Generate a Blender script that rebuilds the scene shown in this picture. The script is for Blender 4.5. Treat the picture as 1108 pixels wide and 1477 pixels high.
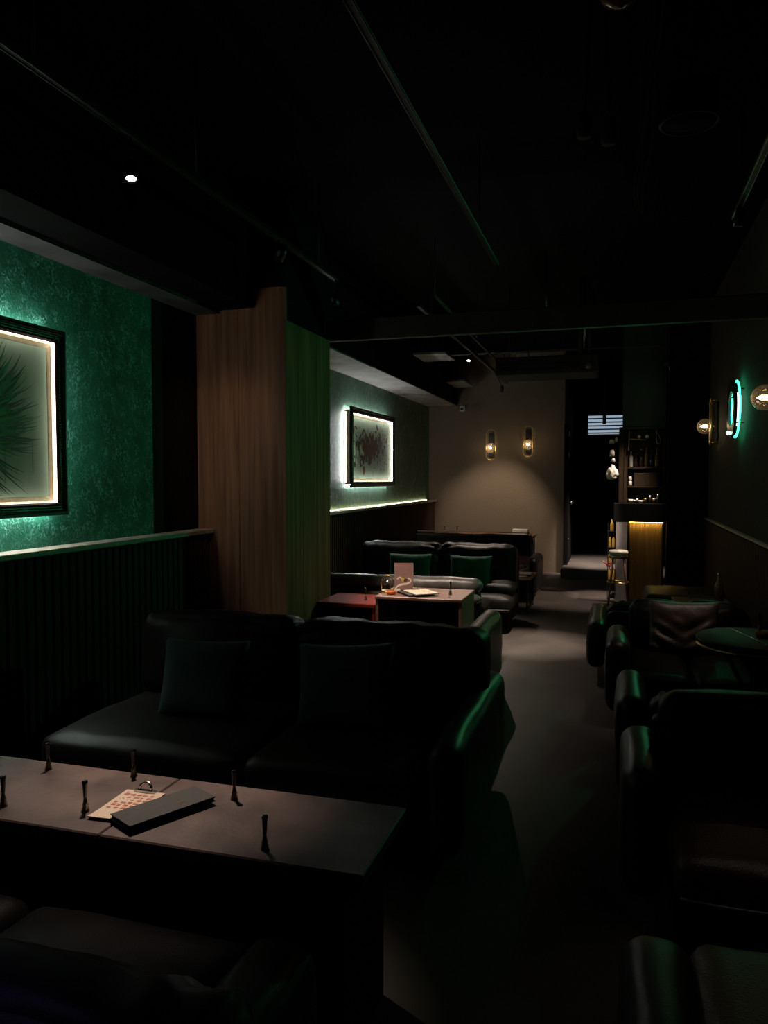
import bpy, bmesh, math, random
from mathutils import Vector, Matrix, noise
for o in list(bpy.data.objects): bpy.data.objects.remove(o)
S = bpy.context.scene
COL = S.collection
PI = math.pi
# ------------------------------------------------------------------ camera, world, exposure
cd = bpy.data.cameras.new('camera'); cam = bpy.data.objects.new('camera', cd); COL.objects.link(cam)
cd.sensor_fit = 'VERTICAL'; cd.sensor_height = 36.0; cd.lens = 36.0 * 1110 / 1477
cd.clip_start = 0.02
cam.location = (0, 0, 1.5)
cam.rotation_euler = (math.radians(90 - 2.502), 0, math.radians(16.826))
S.camera = cam
W = bpy.data.worlds.new('world'); S.world = W; W.use_nodes = True
W.node_tree.nodes['Background'].inputs[0].default_value = (0.0, 0.0, 0.0, 1)
W.node_tree.nodes['Background'].inputs[1].default_value = 0.0
vs = S.view_settings
vs.view_transform = 'Standard'; vs.look = 'None'; vs.gamma = 1; vs.use_curve_mapping = False
vs.exposure = 0.0
# lamp powers (the lamps themselves are built with their fixtures further down)
P_TABLE, P_COLUMN, P_MID, P_BACK, P_BACKWALL, P_AISLE, P_BAR, P_PENDANT = 190, 18, 330, 170, 185, 620, 270, 1000
P_SCONCE, P_GREEN, P_BLUE = 0.8, 58, 130
L_FRAME, L_HALO1, L_HALO2, L_LEDGE, L_NEON, L_BAR = 8.0, 40.0, 90.0, 30.0, 9.0, 40.0

# ------------------------------------------------------------------ materials
def new_mat(name):
    m = bpy.data.materials.new(name); m.use_nodes = True
    nt = m.node_tree
    return m, nt, nt.nodes['Principled BSDF']
def mat(name, col, rough=.5, metal=0.0, var=None, scale=6, stretch=(1, 1, 1), bump=0.0, bscale=None, thr=(.35, .65), coat=0, spec=.5, detail=4, rvar=0.0):
    m, nt, b = new_mat(name)
    b.inputs['Roughness'].default_value = rough; b.inputs['Metallic'].default_value = metal
    b.inputs['Specular IOR Level'].default_value = spec
    b.inputs['Coat Weight'].default_value = coat
    tc = nt.nodes.new('ShaderNodeTexCoord'); mp = nt.nodes.new('ShaderNodeMapping')
    mp.inputs['Scale'].default_value = stretch
    nt.links.new(tc.outputs['Object'], mp.inputs[0])
    n = nt.nodes.new('ShaderNodeTexNoise'); n.inputs['Scale'].default_value = scale; n.inputs['Detail'].default_value = detail
    nt.links.new(mp.outputs[0], n.inputs['Vector'])
    c2 = var if var else tuple(x * .8 for x in col)
    r = nt.nodes.new('ShaderNodeValToRGB')
    r.color_ramp.elements[0].position = thr[0]; r.color_ramp.elements[1].position = thr[1]
    r.color_ramp.elements[0].color = (*col, 1); r.color_ramp.elements[1].color = (*c2, 1)
    nt.links.new(n.outputs['Fac'], r.inputs[0]); nt.links.new(r.outputs[0], b.inputs['Base Color'])
    if bump:
        n2 = nt.nodes.new('ShaderNodeTexNoise'); n2.inputs['Scale'].default_value = bscale or scale * 6; n2.inputs['Detail'].default_value = 3
        nt.links.new(mp.outputs[0], n2.inputs['Vector'])
        bp = nt.nodes.new('ShaderNodeBump'); bp.inputs['Strength'].default_value = bump; bp.inputs['Distance'].default_value = .01
        nt.links.new(n2.outputs['Fac'], bp.inputs['Height']); nt.links.new(bp.outputs[0], b.inputs['Normal'])
    return m
def emis(name, col, s):
    m = bpy.data.materials.new(name); m.use_nodes = True; nt = m.node_tree
    for n in list(nt.nodes): nt.nodes.remove(n)
    o = nt.nodes.new('ShaderNodeOutputMaterial'); e = nt.nodes.new('ShaderNodeEmission')
    e.inputs[0].default_value = (*col, 1); e.inputs[1].default_value = s
    nt.links.new(e.outputs[0], o.inputs[0]); return m
def wallpaper(name, dark, mid, fleck, stretch, s1, s2, fl=(.56, .74), spec=.35):
    """hand-brushed metallic wallpaper: mottled ground with paler fibres"""
    m, nt, b = new_mat(name)
    b.inputs['Roughness'].default_value = .6; b.inputs['Specular IOR Level'].default_value = spec
    tc = nt.nodes.new('ShaderNodeTexCoord'); mp = nt.nodes.new('ShaderNodeMapping'); mp.inputs['Scale'].default_value = stretch
    nt.links.new(tc.outputs['Object'], mp.inputs[0])
    def nz(s, d, dist=0):
        n = nt.nodes.new('ShaderNodeTexNoise'); n.inputs['Scale'].default_value = s; n.inputs['Detail'].default_value = d
        n.inputs['Distortion'].default_value = dist; nt.links.new(mp.outputs[0], n.inputs['Vector']); return n
    def ramp(src, a, bb, c0, c1):
        r = nt.nodes.new('ShaderNodeValToRGB'); r.color_ramp.elements[0].position = a; r.color_ramp.elements[1].position = bb
        r.color_ramp.elements[0].color = (*c0, 1); r.color_ramp.elements[1].color = (*c1, 1); nt.links.new(src, r.inputs[0]); return r
    base = ramp(nz(s1, 6).outputs['Fac'], .32, .68, dark, mid)
    f1 = ramp(nz(s2, 8, 1.2).outputs['Fac'], fl[0], fl[1], (0, 0, 0), (1, 1, 1))
    f2 = ramp(nz(s1 * 2.2, 4).outputs['Fac'], .42, .62, (.12, .12, .12), (1, 1, 1))
    mu = nt.nodes.new('ShaderNodeMath'); mu.operation = 'MULTIPLY'
    nt.links.new(f1.outputs[0], mu.inputs[0]); nt.links.new(f2.outputs[0], mu.inputs[1])
    mx = nt.nodes.new('ShaderNodeMix'); mx.data_type = 'RGBA'
    nt.links.new(mu.outputs[0], mx.inputs['Factor']); nt.links.new(base.outputs[0], mx.inputs['A']); mx.inputs['B'].default_value = (*fleck, 1)
    nt.links.new(mx.outputs['Result'], b.inputs['Base Color'])
    bp = nt.nodes.new('ShaderNodeBump'); bp.inputs['Strength'].default_value = .35; bp.inputs['Distance'].default_value = .004
    nt.links.new(f1.outputs[0], bp.inputs['Height']); nt.links.new(bp.outputs[0], b.inputs['Normal'])
    return m
def glass_mat(name, tint, gloss=.25, bump=0.0, bscale=30, milk=0.0):
    """thin blown glass: clear where faced, mirrored at grazing angles"""
    m = bpy.data.materials.new(name); m.use_nodes = True; nt = m.node_tree
    for n in list(nt.nodes): nt.nodes.remove(n)
    o = nt.nodes.new('ShaderNodeOutputMaterial'); t = nt.nodes.new('ShaderNodeBsdfTransparent'); g = nt.nodes.new('ShaderNodeBsdfGlossy')
    t.inputs[0].default_value = (*tint, 1); g.inputs['Roughness'].default_value = .08
    lw = nt.nodes.new('ShaderNodeLayerWeight'); lw.inputs[0].default_value = .35
    ml = nt.nodes.new('ShaderNodeMath'); ml.operation = 'MULTIPLY'; ml.inputs[1].default_value = gloss * 2
    mx = nt.nodes.new('ShaderNodeMixShader')
    nt.links.new(lw.outputs['Facing'], ml.inputs[0]); nt.links.new(ml.outputs[0], mx.inputs[0])
    nt.links.new(t.outputs[0], mx.inputs[1]); nt.links.new(g.outputs[0], mx.inputs[2]); nt.links.new(mx.outputs[0], o.inputs[0])
    if milk:
        tl = nt.nodes.new('ShaderNodeBsdfTranslucent'); tl.inputs[0].default_value = (1, .85, .62, 1)
        m2 = nt.nodes.new('ShaderNodeMixShader'); m2.inputs[0].default_value = milk
        nt.links.new(mx.outputs[0], m2.inputs[1]); nt.links.new(tl.outputs[0], m2.inputs[2]); nt.links.new(m2.outputs[0], o.inputs[0])
    if bump:
        tc = nt.nodes.new('ShaderNodeTexCoord'); v = nt.nodes.new('ShaderNodeTexVoronoi'); v.inputs['Scale'].default_value = bscale
        v.feature = 'DISTANCE_TO_EDGE'
        nt.links.new(tc.outputs['Object'], v.inputs['Vector'])
        bp = nt.nodes.new('ShaderNodeBump'); bp.inputs['Strength'].default_value = bump; bp.inputs['Distance'].default_value = .02
        nt.links.new(v.outputs['Distance'], bp.inputs['Height'])
        for q in (g, lw): nt.links.new(bp.outputs[0], q.inputs['Normal'])
        r = nt.nodes.new('ShaderNodeValToRGB'); r.color_ramp.elements[0].position = 0; r.color_ramp.elements[1].position = .12
        r.color_ramp.elements[0].color = (*[x * .55 for x in tint], 1); r.color_ramp.elements[1].color = (*tint, 1)
        nt.links.new(v.outputs['Distance'], r.inputs[0]); nt.links.new(r.outputs[0], t.inputs[0])
    return m
M = {}
M['green_wall'] = wallpaper('green_wall', (.004, .075, .040), (.012, .150, .092), (.16, .44, .36), (1, 1, .8), 5, 55, (.46, .67))
M['green_wall_rear'] = wallpaper('green_wall_rear', (.026, .075, .045), (.060, .125, .082), (.24, .34, .27), (1, 1, .28), 9, 60, (.48, .66))
M['dark_wall'] = wallpaper('dark_wall', (.003, .003, .0025), (.006, .006, .005), (.02, .018, .014), (1, 1, .6), 6, 45, spec=.08)
M['felt_wall'] = mat('felt_wall', (.12, .094, .068), .9, var=(.16, .128, .096), scale=70, bump=.25, bscale=160)
M['right_wall'] = mat('right_wall', (.030, .030, .025), .85, spec=.15, var=(.045, .045, .037), scale=30, bump=.1)
M['black_paint'] = mat('black_paint', (.003, .003, .003), .9, var=(.002, .002, .002), scale=4, spec=.1)
M['ceiling_black'] = mat('ceiling_black', (.002, .002, .002), .95, var=(.0012, .0012, .0012), scale=3, bump=.2, spec=.05)
M['plaster_shaded'] = mat('plaster_shaded', (.055, .054, .053), .9, var=(.03, .03, .03), scale=4, bump=.2, spec=.1)  # darker copy of the plaster, with the light's fall-off put into the colour
M['plaster'] = mat('plaster', (.155, .142, .128), .85, var=(.09, .082, .076), scale=5, bump=.25)
M['beam_paint'] = mat('beam_paint', (.05, .052, .04), .85, var=(.03, .033, .026), scale=5, bump=.15, spec=.15)
M['floor'] = mat('floor', (.080, .069, .062), .5, var=(.055, .047, .043), scale=2.2, bump=.06, bscale=40, spec=.14)
M['wood'] = mat('wood', (.215, .098, .046), .6, spec=.25, var=(.105, .042, .020), scale=3, stretch=(9, 9, .35), bump=.12, bscale=20)
M['slat_wood'] = mat('slat_wood', (.045, .023, .012), .7, spec=.2, var=(.024, .012, .007), scale=4, stretch=(12, 12, .5), bump=.1)
M['dark_wood'] = mat('dark_wood', (.03, .018, .012), .6, var=(.02, .012, .008), scale=4, stretch=(8, 8, .4))
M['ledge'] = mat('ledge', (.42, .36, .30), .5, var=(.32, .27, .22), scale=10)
M['leather'] = mat('leather', (.006, .0056, .0048), .45, spec=.07, var=(.004, .0037, .003), scale=9, bump=.09, bscale=240)
M['leather_lit'] = mat('leather_lit', (.012, .011, .009), .42, spec=.35, var=(.008, .0075, .006), scale=9, bump=.09, bscale=240)  # lit copy of the black leather, paler and shinier to show highlights
M['leather_roll_lit'] = mat('leather_roll_lit', (.13, .122, .108), .32, var=(.07, .066, .058), scale=9, bump=.2, bscale=150)  # black leather again, the roll's bright highlights put into a paler colour
M['leather_grey_lit'] = mat('leather_grey_lit', (.018, .0168, .0135), .45, spec=.22, var=(.012, .011, .009), scale=7, bump=.2, bscale=150)  # black leather greyed for lit cushions, the light put into the colour
M['leather_brown'] = mat('leather_brown', (.045, .026, .019), .45, var=(.035, .018, .012), scale=7, bump=.2, bscale=150)
M['piping'] = mat('piping', (.07, .06, .05), .45)
M['velvet_green'] = mat('velvet_green', (.010, .105, .060), .8, var=(.006, .07, .042), scale=8, bump=.2, bscale=90)
M['velvet_teal'] = mat('velvet_teal', (.016, .045, .045), .85, var=(.010, .03, .032), scale=8, bump=.2, bscale=90)
M['table_brown'] = mat('table_brown', (.150, .092, .080), .5, var=(.060, .034, .030), scale=6, bump=.08, bscale=60, thr=(.36, .66), detail=9)
M['table_red'] = mat('table_red', (.23, .026, .016), .65, spec=.06, var=(.13, .017, .011), scale=5, stretch=(.5, 8, 8), bump=.05)
M['table_dark'] = mat('table_dark', (.045, .028, .016), .55, spec=.2, var=(.03, .018, .011), scale=5, stretch=(.5, 8, 8))
M['table_wood'] = mat('table_wood', (.19, .085, .055), .4, var=(.13, .055, .036), scale=5, stretch=(.5, 8, 8), bump=.05)
M['black_metal'] = mat('black_metal', (.02, .02, .02), .35, .6)
M['track_metal'] = mat('track_metal', (.008, .008, .008), .5, spec=.15)
M['track_lip'] = mat('track_lip', (.03, .028, .026), .4, .9)
M['track_lip_lit'] = mat('track_lip_lit', (.16, .15, .14), .4, .9)  # lit copy of the lip metal, its gleam put into the colour
M['brass'] = mat('brass', (.62, .42, .16), .3, 1.0)
M['steel'] = mat('steel', (.55, .53, .50), .25, 1.0)
M['bronze'] = mat('bronze', (.30, .26, .22), .28, .9)
M['frame_black'] = mat('frame_black', (.012, .018, .014), .28, .2, var=(.008, .012, .010), scale=20)
M['frame_green'] = mat('frame_green', (.012, .075, .045), .25, .5)
M['frame_brown'] = mat('frame_brown', (.05, .030, .018), .35, .4)
M['gold_liner'] = mat('gold_liner', (.74, .60, .40), .5, .1, var=(.62, .48, .30), scale=30)
M['canvas'] = mat('canvas', (.44, .57, .45), .8, var=(.34, .47, .36), scale=3, bump=.1, bscale=200)
M['paint_green'] = mat('paint_green', (.03, .40, .12), .6, var=(.016, .22, .07), scale=12)
M['paint_dark'] = mat('paint_dark', (.022, .055, .034), .6, var=(.035, .085, .05), scale=12)
M['paint_grey'] = mat('paint_grey', (.13, .19, .14), .7, var=(.09, .14, .10), scale=12)
M['paint_red'] = mat('paint_red', (.17, .06, .04), .6, var=(.09, .04, .028), scale=20)
M['paint_leaf'] = mat('paint_leaf', (.03, .06, .04), .6, var=(.05, .09, .06), scale=20)
M['paint_white'] = mat('paint_white', (.80, .86, .74), .7, var=(.62, .72, .60), scale=20)
M['paper'] = mat('paper', (.80, .62, .48), .8, var=(.72, .55, .42), scale=8)
M['print_orange'] = mat('print_orange', (.52, .13, .06), .8, var=(.40, .09, .04), scale=30)
M['print_pink'] = mat('print_pink', (.45, .20, .16), .8)
M['menu_black'] = mat('menu_black', (.040, .038, .036), .7, var=(.05, .047, .045), scale=40, bump=.1, bscale=300)
M['board'] = mat('board', (.12, .06, .035), .6)
M['card_pink'] = mat('card_pink', (.26, .145, .125), .5, var=(.21, .12, .11), scale=6)
M['cream'] = mat('cream', (.75, .66, .55), .6)
M['cup_brown'] = mat('cup_brown', (.10, .035, .02), .5)
M['yellow'] = mat('yellow', (.6, .42, .10), .5)
M['orange_glass'] = mat('orange_glass', (.62, .15, .03), .25, var=(.5, .10, .02), scale=20, coat=.5)
M['white_ceramic'] = mat('white_ceramic', (.7, .67, .6), .35, var=(.6, .57, .5), scale=9)
M['white_cloth'] = mat('white_cloth', (.78, .72, .62), .8, var=(.6, .55, .47), scale=14, bump=.4, bscale=25)
M['white_plastic'] = mat('white_plastic', (.7, .68, .65), .4)
M['amber'] = mat('amber', (.22, .09, .02), .15, var=(.3, .14, .03), scale=9, coat=.6)
M['gold_bottle'] = mat('gold_bottle', (.38, .24, .06), .22, .4, var=(.26, .15, .03), scale=12, coat=.5)
M['dark_bottle'] = mat('dark_bottle', (.05, .022, .012), .2, coat=.6, var=(.03, .014, .01), scale=9)
M['red'] = mat('red', (.32, .03, .025), .4, var=(.2, .02, .02), scale=9)
M['bar_wood'] = mat('bar_wood', (.36, .23, .085), .5, var=(.25, .16, .06), scale=4, stretch=(8, 8, .4))
M['bar_grey'] = mat('bar_grey', (.30, .27, .27), .6, var=(.25, .225, .22), scale=12)
M['post_wood'] = mat('post_wood', (.04, .026, .014), .7, spec=.15, var=(.026, .017, .009), scale=4, stretch=(8, 8, .4))
M['header_green'] = mat('header_green', (.02, .05, .035), .6)
M['glass_globe'] = glass_mat('glass_globe', (.93, .88, .80), .3, .5, 28, .045)
M['glass_globe_clear'] = glass_mat('glass_globe_clear', (.93, .90, .84), .35, .5, 28, .012)
M['glass_clear'] = glass_mat('glass_clear', (.90, .93, .92), .3)
M['glass_dark'] = mat('glass_dark', (.015, .014, .013), .12, coat=1.0)
M['bulb'] = emis('bulb', (1, .72, .40), 22)
M['bulb_core'] = emis('bulb_core', (1, .80, .52), 40)
M['lens'] = emis('lens', (1, .93, .84), 12)
M['led_warm'] = emis('led_warm', (1, .90, .76), L_FRAME)
M['led_warm_rear'] = emis('led_warm_rear', (1, .93, .82), L_FRAME * 2.8)
M['led_halo'] = emis('led_halo', (.92, 1, .92), L_HALO1)
M['led_halo_rear'] = emis('led_halo_rear', (.95, 1, .97), L_HALO2)
M['led_ledge'] = emis('led_ledge', (1, .82, .48), L_LEDGE)
M['led_bar'] = emis('led_bar', (1, .62, .16), L_BAR)
M['neon'] = emis('neon', (.03, 1, .40), L_NEON)
M['neon_core'] = emis('neon_core', (.45, 1, .75), L_NEON * .6)
M['daylight'] = emis('daylight', (.36, .46, .58), .8)

# ------------------------------------------------------------------ mesh helpers
def to_obj(name, bm, m, parent=None, smooth=False):
    me = bpy.data.meshes.new(name); bm.normal_update(); bm.to_mesh(me); bm.free()
    ms = m if isinstance(m, (list, tuple)) else [m]
    for q in ms: me.materials.append(M[q] if isinstance(q, str) else q)
    if smooth:
        for p in me.polygons: p.use_smooth = True
    o = bpy.data.objects.new(name, me); COL.objects.link(o)
    if parent is not None:
        o.parent = parent
        w = Vector((0, 0, 0)); q = parent
        while q is not None: w += q.location; q = q.parent
        o.location = -w
    return o
def empty(name, loc, label, cat, group=None):
    o = bpy.data.objects.new(name, None); COL.objects.link(o); o.location = loc; o.empty_display_size = .05
    o['label'] = label; o['category'] = cat
    if group: o['group'] = group
    return o
def tag(o, label, cat, group=None):
    o['label'] = label; o['category'] = cat
    if group: o['group'] = group
    return o
def struct(o, label=None):
    o['kind'] = 'structure'
    if label: o['label'] = label
    return o
def box(bm, a, b, bev=0.0, seg=2):
    a, b = Vector(a), Vector(b)
    r = bmesh.ops.create_cube(bm, size=1.0)
    vs_ = r['verts']; c = (a + b) / 2; d = b - a
    for v in vs_: v.co = Vector((v.co.x * d.x, v.co.y * d.y, v.co.z * d.z)) + c
    if bev:
        es = list({e for v in vs_ for e in v.link_edges})
        bmesh.ops.bevel(bm, geom=es, offset=bev, segments=seg, profile=.5, affect='EDGES')
def BOX(name, a, b, m, parent=None, bev=0.0, seg=2, smooth=False):
    bm = bmesh.new(); box(bm, a, b, bev, seg); return to_obj(name, bm, m, parent, smooth)
def lathe(bm, prof, n=20, o=(0, 0, 0), axis='z'):
    rings = []
    for r, z in prof:
        ring = []
        for k in range(n):
            t = 2 * PI * k / n
            p = Vector((r * math.cos(t), r * math.sin(t), z))
            if axis == 'x': p = Vector((p.z, p.x, p.y))
            if axis == 'y': p = Vector((p.x, p.z, p.y))
            ring.append(bm.verts.new(p + Vector(o)))
        rings.append(ring)
    for a, b in zip(rings, rings[1:]):
        for k in range(n):
            bm.faces.new((a[k], a[(k + 1) % n], b[(k + 1) % n], b[k]))
    if prof[0][0] > 1e-5: bm.faces.new(list(reversed(rings[0])))
    if prof[-1][0] > 1e-5: bm.faces.new(rings[-1])
    bmesh.ops.remove_doubles(bm, verts=[v for r in rings for v in r], dist=1e-5)
def LATHE(name, prof, m, parent=None, o=(0, 0, 0), n=20, axis='z'):
    bm = bmesh.new(); lathe(bm, prof, n, o, axis); bmesh.ops.recalc_face_normals(bm, faces=bm.faces)
    return to_obj(name, bm, m, parent, True)
def tube(bm, pts, r, n=8, closed=False):
    pts = [Vector(p) for p in pts]; N = len(pts); rings = []
    for i, p in enumerate(pts):
        if closed: t = pts[(i + 1) % N] - pts[i - 1]
        else: t = pts[min(i + 1, N - 1)] - pts[max(i - 1, 0)]
        t.normalize()
        u = Vector((0, 0, 1)) if abs(t.z) < .9 else Vector((1, 0, 0))
        a = t.cross(u).normalized(); b = t.cross(a)
        rr = r[i] if isinstance(r, (list, tuple)) else r
        rings.append([bm.verts.new(p + (a * math.cos(2 * PI * k / n) + b * math.sin(2 * PI * k / n)) * rr) for k in range(n)])
    pairs = list(zip(rings, rings[1:])) + ([(rings[-1], rings[0])] if closed else [])
    for a, b in pairs:
        for k in range(n): bm.faces.new((a[k], a[(k + 1) % n], b[(k + 1) % n], b[k]))
    if not closed:
        bm.faces.new(list(reversed(rings[0]))); bm.faces.new(rings[-1])
def TUBE(name, pts, r, m, parent=None, n=8, closed=False):
    bm = bmesh.new(); tube(bm, pts, r, n, closed); bmesh.ops.recalc_face_normals(bm, faces=bm.faces)
    return to_obj(name, bm, m, parent, True)
def softbox(bm, a, b, r=.05, puff=.02, nz=.008, seed=0, n=12, fold=None, tilt=0.0, pz=1.0, py=.3, px=.2):
    """an upholstered block: rounded edges, swollen faces, creases. tilt leans it about X."""
    a, b = Vector(a), Vector(b); c = (a + b) / 2; h = (b - a) / 2
    r = min(r, h.x * .95, h.y * .95, h.z * .95)
    key = {}
    def vert(p):
        k = tuple(round(x, 4) for x in p)
        if k in key: return key[k]
        q = Vector((p[0] * h.x, p[1] * h.y, p[2] * h.z))
        inn = Vector([max(-hh + r, min(hh - r, x)) for x, hh in zip(q, h)])
        d = q - inn
        if d.length > 1e-9: q = inn + d.normalized() * r
        u, v, w = p
        q.z += puff * pz * (1 - u * u) * (1 - v * v) * w
        q.y += puff * py * (1 - u * u) * (1 - w * w) * v
        q.x += puff * px * (1 - v * v) * (1 - w * w) * u
        s = Vector((c.x + q.x, c.y + q.y, c.z + q.z)) * 7 + Vector((seed * 3.1, seed, seed * 1.7))
        k2 = noise.noise_vector(s) * nz
        q += k2
        if fold: q += fold(u, v, w, q)
        if tilt: q = Matrix.Rotation(tilt, 3, 'X') @ q
        key[k] = bm.verts.new(q + c); return key[k]
    def spaced(i, hh):
        # denser near the edges so that the rounding is smooth
        t = -1 + 2 * i / n
        return math.copysign(abs(t) ** .6, t) if abs(t) > 1e-9 else 0
    g = [spaced(i, 1) for i in range(n + 1)]
    for ax in range(3):
        for sg in (-1, 1):
            for i in range(n):
                for j in range(n):
                    q = []
                    for (ii, jj) in ((i, j), (i + 1, j), (i + 1, j + 1), (i, j + 1)):
                        p = [0, 0, 0]; p[ax] = sg; p[(ax + 1) % 3] = g[ii]; p[(ax + 2) % 3] = g[jj]; q.append(vert(p))
                    if sg < 0: q.reverse()
                    bm.faces.new(q)
def SOFT(name, a, b, m, parent=None, **k):
    bm = bmesh.new(); softbox(bm, a, b, **k); return to_obj(name, bm, m, parent, True)
def poly(bm, pts, mi=0):
    f = bm.faces.new([bm.verts.new(p) for p in pts]); f.material_index = mi; return f
def slab(bm, pts2, to3, t, mi=0):
    """thin flat piece with its own thickness; to3(u, v, w) maps into the world"""
    lo = [bm.verts.new(to3(u, v, 0)) for u, v in pts2]; hi = [bm.verts.new(to3(u, v, t)) for u, v in pts2]
    n = len(pts2)
    for f in [bm.faces.new(hi), bm.faces.new(list(reversed(lo)))] + [bm.faces.new((lo[i], lo[(i + 1) % n], hi[(i + 1) % n], hi[i])) for i in range(n)]:
        f.material_index = mi
def lamp(name, kind, loc, power, col=(1, .8, .62), target=None, angle=60, blend=.6, radius=.03, parent=None):
    ld = bpy.data.lights.new(name, kind); ld.energy = power; ld.color = col; ld.shadow_soft_size = radius
    if kind == 'SPOT': ld.spot_size = math.radians(angle); ld.spot_blend = blend
    o = bpy.data.objects.new(name, ld); COL.objects.link(o); o.location = loc
    if target is not None:
        o.rotation_euler = (Vector(target) - Vector(loc)).to_track_quat('-Z', 'Y').to_euler()
    if parent is not None:
        o.parent = parent; o.location = Vector(loc) - Vector(parent.location)
    return o

# ------------------------------------------------------------------ structure
struct(BOX('floor', (-3.2, -2.2, -.1), (1.3, 15.5, 0), 'floor'))
struct(BOX('ceiling', (-3.2, -2.2, 3.5), (1.3, 15.5, 3.6), 'ceiling_black'))
struct(BOX('wall_left', (-3.2, -2.0, 0), (-3.0, 4.53, 3.5), 'green_wall'))
struct(BOX('wall_left_dark', (-3.2, 4.53, 0), (-3.0, 6.0, 3.5), 'dark_wall'))
struct(BOX('wall_left_rear', (-3.2, 6.0, 0), (-3.0, 12.5, 3.5), 'green_wall_rear'))
struct(BOX('wall_right', (1.0, -2.0, 0), (1.2, 15.2, 3.5), 'right_wall'))
struct(BOX('wall_near', (-3.2, -2.2, 0), (1.2, -2.0, 3.5), 'black_paint'))
struct(BOX('wall_back', (-3.2, 12.5, 0), (-.80, 12.7, 3.5), 'felt_wall'))
struct(BOX('wall_corridor_left', (-1.0, 12.7, 0), (-.80, 15.2, 3.5), 'black_paint'))
bm = bmesh.new()   # corridor end wall with the opening of the vent window
for a, b in (((-1.0, 15.2, 0), (1.2, 15.3, 2.335)), ((-1.0, 15.2, 2.71), (1.2, 15.3, 3.5)), ((-1.0, 15.2, 2.335), (-.54, 15.3, 2.71)), ((.11, 15.2, 2.335), (1.2, 15.3, 2.71))):
    box(bm, a, b)
struct(to_obj('wall_corridor_end', bm, 'black_paint'))
struct(BOX('wall_return', (.56, 9.48, 0), (1.0, 9.62, 3.5), 'black_paint'))
# wood-clad column
colm = struct(BOX('trim_1', (-3.0, 5.14, 0), (-2.32, 5.97, 3.5), 'black_paint'))
def board(x0, y0, x1, y1, z1, label=None):
    bm = bmesh.new(); box(bm, (x0, y0, 0), (x1, y1, z1), .002, 1); o = to_obj('wood_panel', bm, 'wood', colm); return o
board(-2.998, 5.106, -2.655, 5.14, 2.73); board(-2.652, 5.106, -2.282, 5.14, 2.87)
board(-2.32, 5.14, -2.282, 5.42, 2.635); board(-2.32, 5.423, -2.282, 5.71, 2.635); board(-2.32, 5.713, -2.282, 6.0, 2.635)
# soffits along the left wall and the cross beam
struct(BOX('trim_2', (-3.0, -2.0, 2.73), (-2.52, 5.10, 3.5), 'ceiling_black'))
struct(BOX('trim_3', (-3.0, -2.0, 2.705), (-2.80, 5.10, 2.73), 'plaster_shaded'))
sf = struct(BOX('trim_4', (-3.0, 6.0, 2.70), (-2.52, 12.5, 3.5), 'black_paint'))
y = 6.0
for k, y1 in enumerate((7.9, 10.6, 12.5)):
    BOX('ceiling_board', (-3.0, y + .006, 2.685 + (.004 if k == 1 else 0)), (-2.52, y1 - .006, 2.70), 'plaster', sf); y = y1
struct(BOX('trim_5', (-2.32, 6.0, 2.63), (1.0, 6.07, 2.80), 'beam_paint', bev=.008, seg=1))
# wainscots: body, ledge and separate vertical slats
def wainscot(idx, xw, s, y0, y1, top, pitch, n_led=None):
    b = struct(BOX('baseboard_%s' % idx, (min(xw, xw + s * .10), y0, 0), (max(xw, xw + s * .10), y1, top - .03), 'dark_wood'))
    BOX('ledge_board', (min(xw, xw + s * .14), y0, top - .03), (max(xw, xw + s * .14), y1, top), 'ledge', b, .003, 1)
    bm = bmesh.new(); box(bm, (-.008, -pitch * .40, .06), (.008, pitch * .40, top - .04), .005, 1)
    sl = to_obj('slat', bm, 'slat_wood', b)
    n = int((y1 - y0) / pitch)
    for k in range(n):
        o = sl if k == 0 else sl.copy()
        if k: COL.objects.link(o)
        o.parent = b; o.location = (xw + s * .108, y0 + pitch * (k + .5), 0)
    return b
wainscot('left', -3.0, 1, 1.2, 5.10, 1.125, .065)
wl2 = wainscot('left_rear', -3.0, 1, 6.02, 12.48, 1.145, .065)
BOX('led_strip', (-2.992, 6.05, 1.1455), (-2.986, 12.3, 1.1495), 'led_ledge', wl2)
def wainscot_r():
    b = struct(BOX('baseboard_right', (.985, .6, 0), (1.0, 9.48, 1.03), 'dark_wood'))
    BOX('ledge_board', (.965, .6, 1.03), (1.0, 9.48, 1.05), 'ledge', b, .003, 1)
    bm = bmesh.new(); box(bm, (-.006, -.026, .06), (.006, .026, 1.02), .004, 1)
    sl = to_obj('slat', bm, 'slat_wood', b)
    for k in range(136):
        o = sl if k == 0 else sl.copy()
        if k: COL.objects.link(o)
        o.parent = b; o.location = (.979, .64 + .065 * k, 0)
wainscot_r()
# raised corridor floor, door frame with an opened door
struct(BOX('trim_6', (-.80, 11.84, 0), (.0, 15.2, .13), 'floor', bev=.006, seg=1), 'raised grey step at the mouth of the dark corridor')
dr = struct(BOX('door_1', (-.775, 12.72, .15), (-.735, 13.55, 2.35), 'black_paint', bev=.003, seg=1), 'dark open door at the corridor mouth')
BOX('door_jamb', (-.80, 12.42, 0), (-.735, 12.50, 2.36), 'black_paint', dr)
BOX('door_jamb', (-.80, 12.50, 0.131), (-.778, 12.71, 2.36), 'black_paint', dr)
for z in (2.20, 1.87, .50):
    BOX('hinge', (-.734, 12.43, z - .05), (-.712, 12.46, z + .05), 'steel', dr, .003, 1)
LATHE('door_handle', [(.012, 0), (.012, .03), (.028, .04), (.028, .06), (.01, .066)], 'steel', dr, (-.735, 12.46, 1.12), 12, 'x')
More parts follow.
